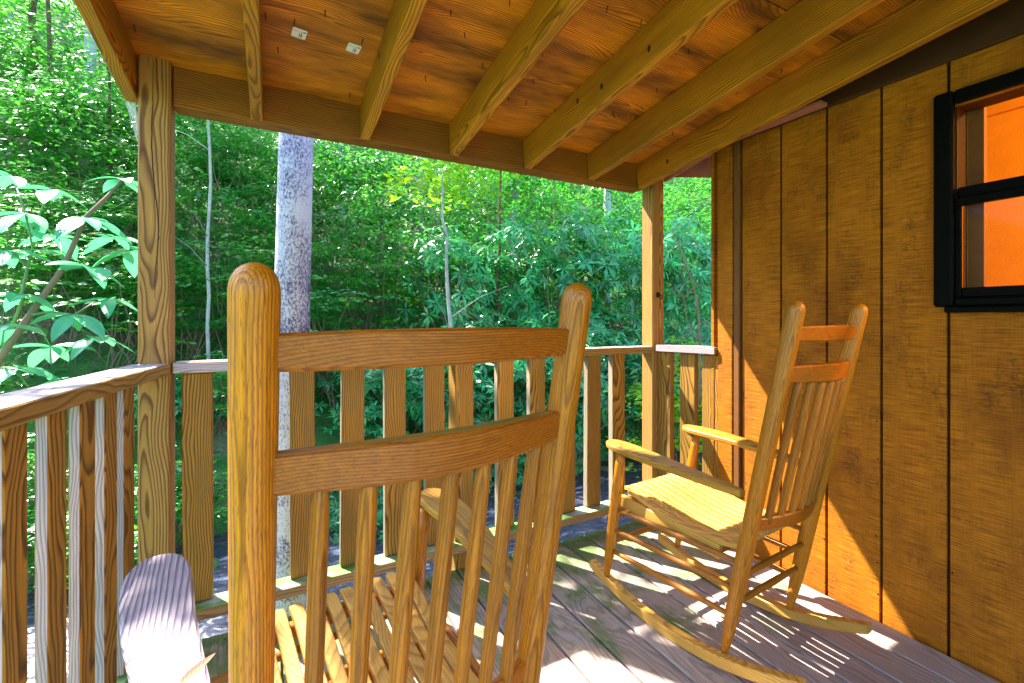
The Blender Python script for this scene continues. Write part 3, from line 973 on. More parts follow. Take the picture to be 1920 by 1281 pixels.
# main roof + eave
roof2 = thing('cabin_roof', (3.6, 0, 2.6), 'reddish brown eave of the cabin roof peeking past the wall corner', 'roof')
slab('roof_deck', 1.86, 5.6, -2.2, 1.95, 2.62, 2.70, MAT['shingle'], roof2)
board('fascia_board', (2.045, 1.58, 2.03), (2.045, 1.94, 1.965), 0.02, 0.085, MAT['fascia'], roof2)
bm = bmesh.new()
vs_ = [(2.08, 1.58, 1.86), (2.08, 1.95, 1.965), (2.08, 1.95, 2.62), (2.08, 1.58, 2.62)]
a_ = [bm.verts.new(v) for v in vs_]
b2 = [bm.verts.new((v[0] + 0.02, v[1], v[2])) for v in vs_]
bm.faces.new(a_); bm.faces.new(list(reversed(b2)))
for q in range(4):
    bm.faces.new((a_[q], b2[q], b2[(q + 1) % 4], a_[(q + 1) % 4]))
bmesh.ops.recalc_face_normals(bm, faces=bm.faces[:])
link('soffit_panel', mesh_from_bm(bm, 'soffit', MAT['fascia']), roof2)

# window
win = thing('window', (XW, 0.2, 1.16), 'black framed sash window glowing orange from the lit room', 'window')
XO = XW - 0.030
# casing (proud of siding)
def casing(name, y0, y1, z0, z1, x0, x1, bev=0.006):
    return slab(name, x0, x1, y0, y1, z0, z1, MAT['black'], win, bev)
casing('side_casing', 0.637, 0.687, 1.160, 1.874, XO, XW - 0.001)
casing('side_casing', -0.29, -0.235, 1.160, 1.874, XO, XW - 0.001)
casing('head_casing', -0.2345, 0.6365, 1.829, 1.872, XO + 0.002, XW - 0.001)
casing('sill', -0.29, 0.655, 1.141, 1.1595, XO - 0.012, XW - 0.001, 0.003)
casing('bottom_casing', -0.2345, 0.6365, 1.160, 1.190, XO + 0.004, XW - 0.001)
us = casing('upper_sash', -0.2345, 0.6365, 1.520, 1.556, XW + 0.006, XW + 0.030, 0.003)
ls = casing('lower_sash', -0.2345, 0.6365, 1.492, 1.5185, XW - 0.012, XW + 0.012, 0.003)
casing('sash_stile', 0.622, 0.6365, 1.19, 1.4915, XW - 0.010, XW + 0.012, 0.002)
casing('sash_bottom_rail', -0.2345, 0.6215, 1.1905, 1.222, XW - 0.010, XW + 0.012, 0.003)
slab('pane', XW + 0.016, XW + 0.019, -0.2345, 0.6365, 1.557, 1.828, MAT['glass'], us)
slab('pane', XW + 0.0, XW + 0.003, -0.2345, 0.6215, 1.2225, 1.4915, MAT['glass'], ls)
slab('jamb_liner', XW + 0.03, XI + 0.02, 0.640, 0.652, 1.19, 1.83, MAT['panel'], win)
# dark curtain edge inside the left side of the opening
# inside: pine partition close behind, crown rail
slab('partition', 3.30, 3.34, -1.9, 1.535, 0.0, 2.299, MAT['panel'], cab)
slab('inner_trim', 3.27, 3.2995, -1.9, 1.535, 2.17, 2.299, MAT['panel'], cab)
slab('curtain_edge', XI + 0.004, XI + 0.03, 0.600, 0.70, 1.10, 1.90, bt, cab)
lamp = thing('ceiling_lamp', (2.75, 0.2, 2.29), 'warm ceiling lamp inside the room behind the window', 'lamp')
link('lamp_base', lathe_x([(0, 0.07), (0.02, 0.07), (0.03, 0.05)], MAT['frieze'], 20), lamp, Matrix.Translation((2.75, -0.9, 2.299)) @ Matrix.Rotation(R(90), 4, 'Y'))
lamp.location = (2.75, -0.9, 2.29)
for c in lamp.children:
    c.matrix_basis = Matrix.Translation((0, 0, 0.009)) @ Matrix.Rotation(R(90), 4, 'Y')
ld = bpy.data.lights.new('lamp_bulb', 'POINT')
ld.energy = 55.0
ld.color = (1.0, 0.62, 0.20)
ld.shadow_soft_size = 0.06
lo = bpy.data.objects.new('lamp_bulb', ld)
COL.objects.link(lo)
lo.parent = lamp
lo.location = (0, 0, -0.12)

# ================================================================== ROCKING CHAIRS
def bowed_rail(name, par, M, pl_, pr_, bow, h, t, mat, sag=0.0, n=14, lean=0.0):
    """rail between two post points, bowed by 'bow' towards the back (-y), height h (tilted with the back), thickness t"""
    pl_, pr_ = Vector(pl_), Vector(pr_)
    c = (pl_ + pr_) / 2
    bm = bmesh.new()
    rings = []
    bv = 0.004
    for i in range(n + 1):
        s = i / n
        p = pl_.lerp(pr_, s) - c
        p.y -= bow * math.sin(math.pi * s)
        tt = t * (0.72 + 0.28 * math.sin(math.pi * s))
        hh = h * (0.88 + 0.12 * math.sin(math.pi * s))
        prof = [(-tt / 2, -hh / 2 + bv), (-tt / 2 + bv, -hh / 2), (tt / 2 - bv, -hh / 2), (tt / 2, -hh / 2 + bv),
                (tt / 2, hh / 2 - bv), (tt / 2 - bv, hh / 2), (-tt / 2 + bv, hh / 2), (-tt / 2, hh / 2 - bv)]
        rings.append([bm.verts.new((p.x, p.y + a - lean * b_, p.z + b_)) for a, b_ in prof])
    for r0, r1 in zip(rings, rings[1:]):
        for q in range(8):
            bm.faces.new((r0[q], r0[(q + 1) % 8], r1[(q + 1) % 8], r1[q]))
    bm.faces.new(rings[0]); bm.faces.new(list(reversed(rings[-1])))
    bmesh.ops.recalc_face_normals(bm, faces=bm.faces[:])
    return link(name, mesh_from_bm(bm, name, mat), par, M @ Matrix.Translation(c))

def turned(name, par, M, p0, p1, prof, mat, seg=20):
    p0, p1 = Vector(p0), Vector(p1)
    L = (p1 - p0).length
    me = lathe_x([(x * L - L / 2, r) for x, r in prof], mat, seg)
    return link(name, me, par, M @ frame(p0, p1, (0, 0, 1) if abs((p1 - p0).normalized().z) < 0.9 else (0, 1, 0)))

def rocking_chair(label, origin, yaw, tilt, near=False, arm_x=0.25, arm_xl=None, arm_rl=0.222, z2=0.950, hx=(0.212, 0.224), fxl=(0.222, 0.234)):
    root = thing('rocking_chair', (origin[0], origin[1], 0.0), label, 'rocking chair')
    Rk, yc = 1.05, 0.20
    th = R(tilt)
    zc = yc * math.sin(th) + Rk * math.cos(th)
    M = Matrix.Translation((origin[0], origin[1], Rk - zc + 0.001)) @ Matrix.Rotation(R(yaw), 4, 'Z') @ Matrix.Rotation(th, 4, 'X')
    (HX0, HX1), LEAN, ZT_ = hx, 0.246, 1.158
    def bp(s, z):                      # point on back post axis at height z
        f_ = (z - 0.06) / (ZT_ - 0.06)
        return Vector((s * (HX0 + (HX1 - HX0) * f_), -LEAN * f_, z))
    L = ZT_ - 0.06
    rp = 0.0235
    pprof = [(0, 0.009), (0.012, 0.012), (0.05, 0.016), (0.11, 0.0205), (0.18, 0.0225), (0.3, rp), (0.6, rp), (0.972, rp * 1.03), (0.980, rp * 1.0),
             (0.987, rp * 0.90), (0.9925, rp * 0.74), (0.9965, rp * 0.52), (0.999, rp * 0.26), (1.0, 0.001)]
    for s in (-1, 1):
        turned('back_post', root, M, bp(s, 0.058), bp(s, ZT_), pprof, MAT['chair'], 28)
    # crest and second rail, lower rail
    lean = LEAN / (ZT_ - 0.06)
    for z, h, t, nm, bow in ((1.065, 0.047, 0.030, 'crest_rail', 0.032), (z2, 0.054, 0.037, 'back_rail', 0.044), (0.488, 0.046, 0.026, 'lower_back_rail', 0.040)):
        bowed_rail(nm, root, M, bp(-1, z) + Vector((0.012, 0, 0)), bp(1, z) - Vector((0.012, 0, 0)), bow, h, t, MAT['chair_rail'], lean=lean)
    for i in range(7):
        s = (i + 1) / 8
        s_ = 0.09 + 0.82 * (i + 0.5) / 7
        a = bp(-1, 0.490).lerp(bp(1, 0.490), s_); a.y -= 0.040 * math.sin(math.pi * s_)
        b_ = bp(-1, z2 - 0.019).lerp(bp(1, z2 - 0.019), s_); b_.y -= 0.044 * math.sin(math.pi * s_)
        j = random.uniform(-0.0006, 0.0006)
        turned('spindle', root, M, a, b_, [(0, 0.0098 + j), (0.05, 0.0106 + j), (0.2, 0.0116 + j), (0.5, 0.0119 + j), (0.8, 0.0116 + j), (0.95, 0.0108 + j), (1, 0.0100 + j)], MAT['spindle'], 14)
    # front posts
    fx = 0.222
    def fp(s, z):
        x0_, x1_ = fxl if s < 0 else (fx, fx + 0.012)
        return Vector((s * (x0_ + (x1_ - x0_) * (z - 0.08) / 0.5), 0.500 - 0.100 * (z - 0.08) / 0.5, z))
    for s in (-1, 1):
        turned('front_post', root, M, fp(s, 0.078), fp(s, 0.610), [(0, 0.009), (0.03, 0.012), (0.16, 0.0185), (0.32, 0.0205), (0.6, 0.0205), (0.9, 0.018), (1, 0.014)], MAT['chair'], 22)
    # side, front and rear stretchers
    bulge = [(0, 0.0075), (0.15, 0.0092), (0.5, 0.0112), (0.85, 0.0092), (1, 0.0075)]
    for s in (-1, 1):
        for z in (0.372, 0.285, 0.195):
            turned('stretcher', root, M, bp(s, z - 0.01), fp(s, z), bulge, MAT['spindle'], 12)
    for z in (0.335, 0.225):
        turned('stretcher', root, M, fp(-1, z), fp(1, z), bulge, MAT['spindle'], 12)
    for z in (0.318, 0.225):
        turned('stretcher', root, M, bp(-1, z), bp(1, z), bulge, MAT['spindle'], 12)
    # rockers
    def rocker(s):
        bm = bmesh.new()
        rings = []
        n = 26
        y0, y1 = -0.240, 0.590
        for i in range(n + 1):
            y = y0 + (y1 - y0) * i / n
            yb = Rk - math.sqrt(Rk * Rk - (y - yc) ** 2)
            e = min(1.0, (i + 1.2) / 3.0, (n - i + 1.2) / 3.0)
            hh = 0.036 * (0.70 + 0.30 * e)
            w = 0.0175
            b0 = 0.003
            prof = [(-w + b0, yb), (w - b0, yb), (w, yb + b0), (w, yb + hh - b0), (w - b0, yb + hh), (-w + b0, yb + hh), (-w, yb + hh - b0), (-w, yb + b0)]
            rings.append([bm.verts.new((y - 0.15, a, b_ - 0.03)) for a, b_ in prof])
        for r0, r1 in zip(rings, rings[1:]):
            for q in range(8):
                bm.faces.new((r0[q], r0[(q + 1) % 8], r1[(q + 1) % 8], r1[q]))
        bm.faces.new(rings[0]); bm.faces.new(list(reversed(rings[-1])))
        bmesh.ops.recalc_face_normals(bm, faces=bm.faces[:])
        me = mesh_from_bm(bm, 'rocker', MAT['slat'])
        # local X = chair y
        Rz = Matrix.Rotation(R(90), 4, 'Z')
        link('rocker', me, root, M @ Matrix.Translation((s * 0.215, 0.15, 0.03)) @ Rz)
    rocker(-1); rocker(1)
    # seat: side rails, cross rails and contoured slats running front to back
    def sz(y):
        return float(np.interp(y, [-0.05, 0.01, 0.08, 0.16, 0.25, 0.34, 0.40, 0.435, 0.458, 0.470], [0.400, 0.392, 0.388, 0.392, 0.408, 0.432, 0.442, 0.442, 0.434, 0.420]))
    for s in (-1, 1):
        board('seat_rail', (M @ Vector((s * 0.186, 0.012, 0.360))), (M @ Vector((s * 0.192, 0.440, 0.398))), 0.020, 0.046, MAT['slat'], root, up=M.to_3x3() @ Vector((0, 0, 1)))
    for y, z in ((0.035, 0.362), (0.21, 0.374), (0.410, 0.408)):
        board('seat_cross_rail', (M @ Vector((-0.176, y, z))), (M @ Vector((0.176, y, z))), 0.026, 0.030, MAT['chair_rail'], root, up=M.to_3x3() @ Vector((0, 0, 1)))
    def slat(x0, x1, w, ya, yb, sq):
        bm = bmesh.new()
        n = 22
        top, bot = [], []
        ys = [ya + (yb - ya) * i / n for i in range(n + 1)]
        for i, y in enumerate(ys):
            f_ = (y - ya) / (yb - ya)
            e = 1.0
            de = yb - y
            if de < w / 2:
                e = math.sqrt(max(0.04, 1 - ((w / 2 - de) / (w / 2)) ** 2))
            xc = x0 + (x1 - x0) * f_
            z = sz(y)
            c0 = 0.0022
            hw = w / 2 * e
            top.append([bm.verts.new((y - 0.25, -(xc) - hw + (0 if q in (1, 2) else 0) , 0)) for q in ()])
            prof = [(-hw + c0, z + 0.007), (hw - c0, z + 0.007), (hw, z + 0.007 - c0), (hw, z - 0.007), (-hw, z - 0.007), (-hw, z + 0.007 - c0)]
            bot.append([bm.verts.new((y - 0.25, a, b_ - 0.41)) for a, b_ in prof])
        for r0, r1 in zip(bot, bot[1:]):
            for q in range(6):
                bm.faces.new((r0[q], r0[(q + 1) % 6], r1[(q + 1) % 6], r1[q]))
        bm.faces.new(bot[0]); bm.faces.new(list(reversed(bot[-1])))
        bmesh.ops.recalc_face_normals(bm, faces=bm.faces[:])
        me = mesh_from_bm(bm, 'seat_slat', MAT['slat'])
        ang = math.atan2(-(x1 - x0), yb - ya)
        xm = (x0 + x1) / 2
        link('seat_slat', me, root, M @ Matrix.Translation((xm, 0.25, 0.41)) @ Matrix.Rotation(R(90) + ang, 4, 'Z'))
    ns = 11
    pitch = 0.0355
    for i in range(ns):
        u = (i - (ns - 1) / 2)
        x0, x1 = u * pitch * 0.985, u * pitch * 1.10
        w = 0.0272
        ya = -0.045
        yb = 0.466 - 0.0006 * u * u
        if abs(u) > 4:
            yb = 0.412
            x1 = u * pitch * 1.06
        slat_x0, slat_x1 = x0, x1
        slat(slat_x0, slat_x1, w, ya, yb, 0)
    # arms
    def arm(s):
        mat = MAT['arm_grey'] if (near and s < 0) else MAT['arm']
        ol = [(-0.085, 0.014), (-0.02, 0.022), (0.08, 0.031), (0.19, 0.040), (0.29, 0.046), (0.36, 0.048), (0.405, 0.045), (0.435, 0.037), (0.453, 0.024), (0.459, 0.008)]
        if near and s < 0:
            ol = [(-0.085, 0.026), (-0.02, 0.036), (0.08, 0.043), (0.19, 0.049), (0.29, 0.053), (0.345, 0.053), (0.385, 0.049), (0.412, 0.041), (0.430, 0.028), (0.437, 0.010)]
        bm = bmesh.new()
        rings = []
        xr_, xf_ = (arm_rl if s < 0 else 0.222), (arm_xl if (s < 0 and arm_xl) else arm_x)
        for y, hw in ol:
            f_ = (y + 0.085) / 0.544
            xc = s * (xr_ + (xf_ - xr_) * f_ + 0.016 * math.sin(math.pi * f_))
            z = 0.585 + 0.045 * f_ + 0.006 * math.sin(math.pi * f_)
            c0 = min(0.005, hw * 0.4)
            t = 0.011
            prof = [(-hw + c0, t), (hw - c0, t), (hw, t - c0), (hw, -t + c0), (hw - c0, -t), (-hw + c0, -t), (-hw, -t + c0), (-hw, t - c0)]
            rings.append([bm.verts.new((y - 0.3, -(xc - s * 0.24) + a, z + b_ - 0.61)) for a, b_ in prof])
        for r0, r1 in zip(rings, rings[1:]):
            for q in range(8):
                bm.faces.new((r0[q], r0[(q + 1) % 8], r1[(q + 1) % 8], r1[q]))
        bm.faces.new(rings[0]); bm.faces.new(list(reversed(rings[-1])))
        bmesh.ops.recalc_face_normals(bm, faces=bm.faces[:])
        me = mesh_from_bm(bm, 'armrest', mat)
        o = link('armrest', me, root, M @ Matrix.Translation((s * 0.24, 0.3, 0.61)) @ Matrix.Rotation(R(90), 4, 'Z'))
        if near and s < 0:
            o['label'] = 'grey weathered armrest with blue-black grain'
        return o
    arm(-1); arm(1)
    return root, M

chairB, MB_ = rocking_chair('wooden rocking chair standing beside the cabin wall, its seat in sunlight', (1.470, 0.968), 4.5, -1.4, arm_x=0.235, hx=(0.200, 0.204))
chairA, MA_ = rocking_chair('wooden rocking chair seen from behind, closest to the viewer', (0.184, 0.752), 7.0, -2.4, near=True, arm_x=0.275, arm_xl=0.335, arm_rl=0.275, z2=0.930, fxl=(0.245, 0.305))

# dry leaf on the near chair's left armrest
def leaf_points(L, Wd, n=8, fold=0.12, droop=0.10):
    rows = []
    for i in range(n + 1):
        s = i / n
        w = Wd * (math.sin(math.pi * min(1, s ** 0.85)) ** 0.8) * (1.0 - 0.15 * s)
        z = -droop * L * s * s
        rows.append((s * L, w / 2, z, fold * w / 2))
    return rows
def leaf_mesh(name, L, Wd, mat, fold=0.12, droop=0.1, tone=0.5, thick=0.0004, n=8):
    rows = leaf_points(L, Wd, n, fold, droop)
    bm = bmesh.new()
    lay = bm.verts.layers.float.new('tone')
    prev = None
    for x_, w, z, lift in rows:
        vv = [bm.verts.new((x_, -w, z + lift)), bm.verts.new((x_, -w * 0.5, z + lift * 0.62)), bm.verts.new((x_, 0, z)), bm.verts.new((x_, w * 0.5, z + lift * 0.62)), bm.verts.new((x_, w, z + lift))]
        for q, v in enumerate(vv):
            v[lay] = min(1, tone + (0.22 if q == 2 else 0))
        if prev:
            for q in range(4):
                bm.faces.new((prev[q], prev[q + 1], vv[q + 1], vv[q]))
        prev = vv
    bmesh.ops.remove_doubles(bm, verts=bm.verts[:], dist=1e-5)
    return mesh_from_bm(bm, name, mat, True)
dm, nt_, b_ = new_mat('dry_leaf_brown')
tcx = N(nt_, 'ShaderNodeTexCoord')
sp_ = N(nt_, 'ShaderNodeSeparateXYZ')
nt_.links.new(tcx.outputs['Object'], sp_.inputs[0])
ay = math_n(nt_, 'ABSOLUTE', sp_.outputs[1])
vein = math_n(nt_, 'FRACT', math_n(nt_, 'MULTIPLY', math_n(nt_, 'SUBTRACT', sp_.outputs[0], math_n(nt_, 'MULTIPLY', ay, 0.9)), 190.0))
vm = ramp(nt_, vein, [(0.0, (0.04, 0.018, 0.008)), (0.3, (0.17, 0.085, 0.035)), (0.9, (0.14, 0.07, 0.028)), (1.0, (0.04, 0.018, 0.008))])
nt_.links.new(vm, b_.inputs['Base Color'])
b_.inputs['Roughness'].default_value = 0.7
lp = on_z(362, 1238, 0.655)
arm_top = MA_ @ Vector((-0.26, 0.36, 0.64))
dl = link('dry_leaf', leaf_mesh('dry_leaf', 0.050, 0.017, dm, fold=0.35, droop=-0.10), None)
dl.matrix_basis = Matrix.Translation((lp.x - 0.015, lp.y - 0.012, arm_top.z)) @ Matrix.Rotation(R(35), 4, 'Z') @ Matrix.Rotation(R(-8), 4, 'Y')
tag(dl, 'small dry brown leaf lying on the weathered armrest', 'leaf')
DRY = dl

# ================================================================== FOLIAGE
def unit(a):
    return a / np.maximum(np.linalg.norm(a, axis=-1, keepdims=True), 1e-9)

def leaf_cloud(name, P, D, U, L, Wd, tone, mat, quads=2):
    """leaves as folded blades: base P, direction D, up U (all (n,3)), length L, width Wd, tone (n,)"""
    n = len(P)
    D = unit(D)
    U = unit(U - D * (U * D).sum(1, keepdims=True))
    Sd = np.cross(D, U)
    L = np.broadcast_to(np.asarray(L, float), (n,))[:, None]
    Wd = np.broadcast_to(np.asarray(Wd, float), (n,))[:, None]
    b = P
    t = P + D * L - U * L * 0.10
    l = P + D * L * 0.52 - Sd * Wd * 0.5 + U * Wd * 0.10
    r = P + D * L * 0.52 + Sd * Wd * 0.5 + U * Wd * 0.10
    if quads == 2:
        c = P + D * L * 0.5
        v = np.stack([b, l, r, c, t], 1).reshape(-1, 3)
        i = (np.arange(n) * 5)[:, None]
        f = np.concatenate([i + np.array([0, 3, 4, 1]), i + np.array([0, 2, 4, 3])], 1).reshape(-1, 4)
        k = 5
    else:
        v = np.stack([b, r, t, l], 1).reshape(-1, 3)
        f = (np.arange(n) * 4)[:, None] + np.array([0, 1, 2, 3])
        k = 4
    me = bpy.data.meshes.new(name)
    set_mesh(me, v, f)
    at = me.attributes.new('tone', 'FLOAT', 'POINT')
    at.data.foreach_set('value', np.repeat(tone, k).astype(np.float32))
    me.materials.append(mat)
    return me

def whorls(C, A_, n_leaf, L, rn, el=(-0.35, 0.25), spread=0.15):
    """rosettes of leaves: centres C (m,3), axes A_ (m,3)"""
    m = len(C)
    A_ = unit(A_)
    ref = np.tile(np.array([[0.31, 0.77, 0.2]]), (m, 1))
    e1 = unit(np.cross(A_, ref))
    e2 = np.cross(A_, e1)
    ph = (np.arange(n_leaf) / n_leaf * 2 * np.pi)[None, :] + rn.uniform(0, 6.28, (m, 1)) + rn.normal(0, spread, (m, n_leaf))
    ee = rn.uniform(el[0], el[1], (m, n_leaf))
    rad = e1[:, None] * np.cos(ph)[..., None] + e2[:, None] * np.sin(ph)[..., None]
    D = rad * np.cos(ee)[..., None] + A_[:, None] * np.sin(ee)[..., None]
    U = A_[:, None] * np.cos(ee)[..., None] - rad * np.sin(ee)[..., None]
    P = C[:, None] + rad * 0.008
    return P.reshape(-1, 3), D.reshape(-1, 3), U.reshape(-1, 3)

def ell_points(n, rn, rx, ry, rz, shell=0.55):
    d = unit(rn.normal(size=(n, 3)))
    d[:, 2] = np.where(d[:, 2] < -0.5, -d[:, 2], d[:, 2])
    rr = shell + (1 - shell) * rn.random(n) ** 0.6
    # lumpy outline
    lump = 1 + 0.22 * np.sin(d[:, 0] * 5 + 1.3) * np.sin(d[:, 1] * 4.1) + 0.18 * np.sin(d[:, 2] * 7 + d[:, 0] * 3)
    return d * (rr * lump)[:, None] * np.array([rx, ry, rz]), d

def stems_mesh(tips, base, rn, n, mat, r0=0.012):
    bm = bmesh.new()
    idx = rn.choice(len(tips), min(n, len(tips)), replace=False)
    for i in idx:
        t = Vector(tips[i])
        b = Vector(base) + Vector((rn.normal(0, 0.12), rn.normal(0, 0.12), 0))
        mid = b.lerp(t, 0.5) + Vector((rn.normal(0, 0.12), rn.normal(0, 0.12), rn.normal(0, 0.08)))
        pts = [b, b.lerp(mid, 0.5) + Vector((rn.normal(0, 0.03), rn.normal(0, 0.03), 0)), mid, mid.lerp(t, 0.55) + Vector((rn.normal(0, 0.03), rn.normal(0, 0.03), 0)), t]
        rads = [r0, r0 * 0.85, r0 * 0.65, r0 * 0.45, r0 * 0.2]
        prev = None
        for p, q in zip(pts, rads):
            vv = [bm.verts.new(p + Vector((math.cos(a) * q, math.sin(a) * q, 0))) for a in (0, 1.57, 3.14, 4.71)]
            if prev:
                for k_ in range(4):
                    bm.faces.new((prev[k_], prev[(k_ + 1) % 4], vv[(k_ + 1) % 4], vv[k_]))
            prev = vv
    return mesh_from_bm(bm, 'stems', mat)

def rhodo_variant(seed, rx, ry, rz, nw, L=0.15):
    rn = np.random.default_rng(seed)
    C, d = ell_points(nw, rn, rx, ry, rz)
    C[:, 2] += rz * 0.75
    A_ = unit(d * 0.6 + np.array([0, -0.35, 0.9]) + rn.normal(0, 0.35, (nw, 3)))
    P, D, U = whorls(C, A_, 8, L, rn, el=(-0.55, 0.30))
    n = len(P)
    LL = L * rn.uniform(0.7, 1.25, n)
    tone = np.clip(np.repeat(rn.beta(2, 2.6, nw), 8) + rn.normal(0, 0.07, n), 0, 1)
    fol = leaf_cloud('foliage', P, D, U, LL, LL * 0.27, tone, MAT['rhodo'])
    st = stems_mesh(C, (0, 0, -0.15), rn, 16, MAT['stem'])
    return fol, st

def spray_variant(seed, rx, ry, rz, ntier, per, L=0.085, mat='spray', flat=0.12):
    """layered flat sprays of leaves like a maple or beech understory"""
    rn = np.random.default_rng(seed)
    Ps, Ds, Us, Ts, tips = [], [], [], [], []
    for i in range(ntier):
        c, d = ell_points(1, rn, rx, ry, rz, 0.25)
        c = c[0]; c[2] += rz
        ang = rn.uniform(0, 6.28)
        ax, ay = rn.uniform(0.25, 0.5), rn.uniform(0.15, 0.3)
        u = rn.uniform(-1, 1, (per, 2))
        u = u[(u ** 2).sum(1) < 1]
        m = len(u)
        x_ = u[:, 0] * ax; y_ = u[:, 1] * ay
        ca, sa = math.cos(ang), math.sin(ang)
        droop = -0.35 * (u ** 2).sum(1) * ax * 0.6
        p = np.stack([c[0] + x_ * ca - y_ * sa, c[1] + x_ * sa + y_ * ca, c[2] + droop + rn.normal(0, 0.02, m)], 1)
        dd = np.stack([np.cos(ang + u[:, 1] * 1.4 + rn.normal(0, 0.5, m)), np.sin(ang + u[:, 1] * 1.4 + rn.normal(0, 0.5, m)), rn.normal(-0.15, 0.15, m)], 1)
        uu = np.stack([rn.normal(0, flat * 2.4, m), rn.normal(-0.42, flat * 2.4, m), np.ones(m)], 1)
        tone = np.clip(rn.beta(1.1, 1.5) + rn.normal(0, 0.10, m), 0, 1)
        Ps.append(p); Ds.append(dd); Us.append(uu); Ts.append(tone); tips.append(c)
    P, D, U, T = map(np.concatenate, (Ps, Ds, Us, Ts))
    LL = L * rn.uniform(0.65, 1.25, len(P))
    fol = leaf_cloud('foliage', P, D, U, LL, LL * 0.52, T, MAT[mat])
    st = stems_mesh(np.array(tips), (0, 0, -0.15), rn, min(18, ntier), MAT['stem'], 0.010)
    return fol, st

RH = [rhodo_variant(100 + i, 0.95, 0.85, 1.05, 250, 0.155) for i in range(4)]
SPV = [spray_variant(200 + i, 0.95, 0.85, 1.15, 46, 52, 0.098) for i in range(3)]
SPL = [spray_variant(300 + i, 0.9, 0.8, 1.0, 60, 55, 0.10, 'lime') for i in range(2)]

def plant(kind, var, loc, sc, rz, label, cat, group=None, squash=1.0, name='rhododendron_bush'):
    o = thing(name, loc, label, cat, group)
    o.rotation_euler = (0, 0, (rz % 1.2) - 0.6)
    o.scale = (sc, sc, sc * squash)
    fol, st = var
    a = bpy.data.objects.new('foliage', fol); COL.objects.link(a); a.parent = o
    b = bpy.data.objects.new('stems', st); COL.objects.link(b); b.parent = o
    return o

def ground_at(px, d):
    """point on the terrain at view column px and forward distance d"""
    r = ray(px, YH)
    p = r * d
    return Vector((p.x, p.y, float(hgt(p.x, p.y))))

rr_ = random.Random(5)
THICK_G = 'rhododendron thicket across the creek'
THICK_L = 'glossy dark green rhododendron bush in the thicket across the creek'
UND_G = 'layered understory shrubs on the far bank'
UND_L = 'layered light green understory shrub on the bank across the creek'
# (px, distance, kind, scale, squash)
layout = [
    (640, 6.6, 'r', 0.80, 0.8), (735, 6.3, 'r', 0.85, 0.85), (830, 6.4, 'r', 0.95, 0.9), (920, 6.8, 'r', 1.0, 1.0), (1010, 7.0, 'r', 1.05, 1.0),
    (1090, 7.0, 'r', 1.0, 1.0), (1170, 7.4, 'r', 1.1, 1.05), (1275, 7.6, 'r', 1.0, 1.0), (1330, 7.8, 'r', 1.1, 1.1),
    (870, 8.2, 'r', 1.2, 1.2), (980, 8.6, 'r', 1.3, 1.25), (1080, 8.8, 'r', 1.35, 1.3), (1180, 9.2, 'r', 1.4, 1.3), (1300, 9.4, 'r', 1.4, 1.4),
    (760, 8.4, 's', 1.1, 1.0), (660, 7.9, 's', 1.0, 0.9), (600, 6.9, 's', 0.9, 0.8), (450, 7.0, 's', 1.0, 0.9), (360, 6.6, 's', 0.9, 0.9),
    (400, 8.6, 's', 1.2, 1.1), (500, 9.2, 's', 1.25, 1.1), (620, 9.8, 's', 1.3, 1.2), (720, 10.2, 's', 1.35, 1.2), (820, 9.8, 's', 1.3, 1.2),
    (240, 7.6, 's', 1.0, 0.9), (150, 7.2, 's', 1.0, 0.8), (60, 7.2, 's', 1.0, 0.8), (10, 8.4, 's', 1.2, 1.0), (120, 9.0, 's', 1.2, 1.0), (220, 9.6, 's', 1.2, 1.1),
    (-40, 3.9, 's', 0.55, 0.6), (60, 3.7, 's', 0.5, 0.6), (150, 3.8, 's', 0.5, 0.55), (235, 3.9, 's', 0.45, 0.55), (350, 4.4, 's', 0.5, 0.6), (-90, 4.6, 's', 0.7, 0.7),
    (300, 9.5, 's', 1.3, 1.2), (380, 10.4, 's', 1.4, 1.2), (560, 10.8, 's', 1.4, 1.3), (470, 8.0, 's', 1.1, 1.0), (540, 7.6, 's', 1.0, 0.9), (690, 8.8, 's', 1.2, 1.1),
    (80, 10.2, 's', 1.3, 1.2), (180, 8.3, 's', 1.1, 0.9), (0, 10.4, 's', 1.4, 1.2), (930, 10.6, 's', 1.5, 1.3), (1050, 11.0, 's', 1.5, 1.4),
    (330, 5.4, 'r', 0.62, 0.62), (215, 5.9, 's', 0.95, 0.75), (120, 5.8, 's', 0.95, 0.75), (30, 6.0, 's', 0.95, 0.75), (400, 5.6, 's', 0.7, 0.65), (170, 6.6, 's', 1.0, 0.8), (70, 6.6, 's', 1.0, 0.8), (290, 6.4, 's', 0.9, 0.8),
]
ZONES = [(-25, 'at the left edge of the view'), (95, 'behind the big-leaved plant'), (200, 'right of the big-leaved plant stem'), (262, 'just left of the corner post'),
         (345, 'just right of the corner post'), (430, 'around the thin pale sapling'), (515, 'left of the lichen trunk'), (600, 'right beside the lichen trunk'),
         (680, 'above the left end of the near chair crest'), (780, 'above the middle of the near chair crest'), (880, 'around the slender sapling'),
         (960, 'right of the slender sapling'), (1055, 'left of the near chair right post'), (1130, 'right of the near chair right post'), (1215, 'just left of the slim post'), (2000, 'between the slim post and the cabin corner')]
SEEN = set()
def placed(kind_words, px, d):
    z = next(t for lim, t in ZONES if px < lim)
    row = 'nearest the porch' if d < 4.8 else 'low on the bank' if d < 6.75 else 'mid-slope' if d < 8.7 else 'high on the slope'
    t = f'{kind_words} {row}, {z}'
    if t in SEEN:
        t = f'taller {kind_words.split()[-1]} {row}, {z}'
    if t in SEEN:
        t = f'shorter {kind_words.split()[-1]} {row}, {z}'
    SEEN.add(t)
    return t
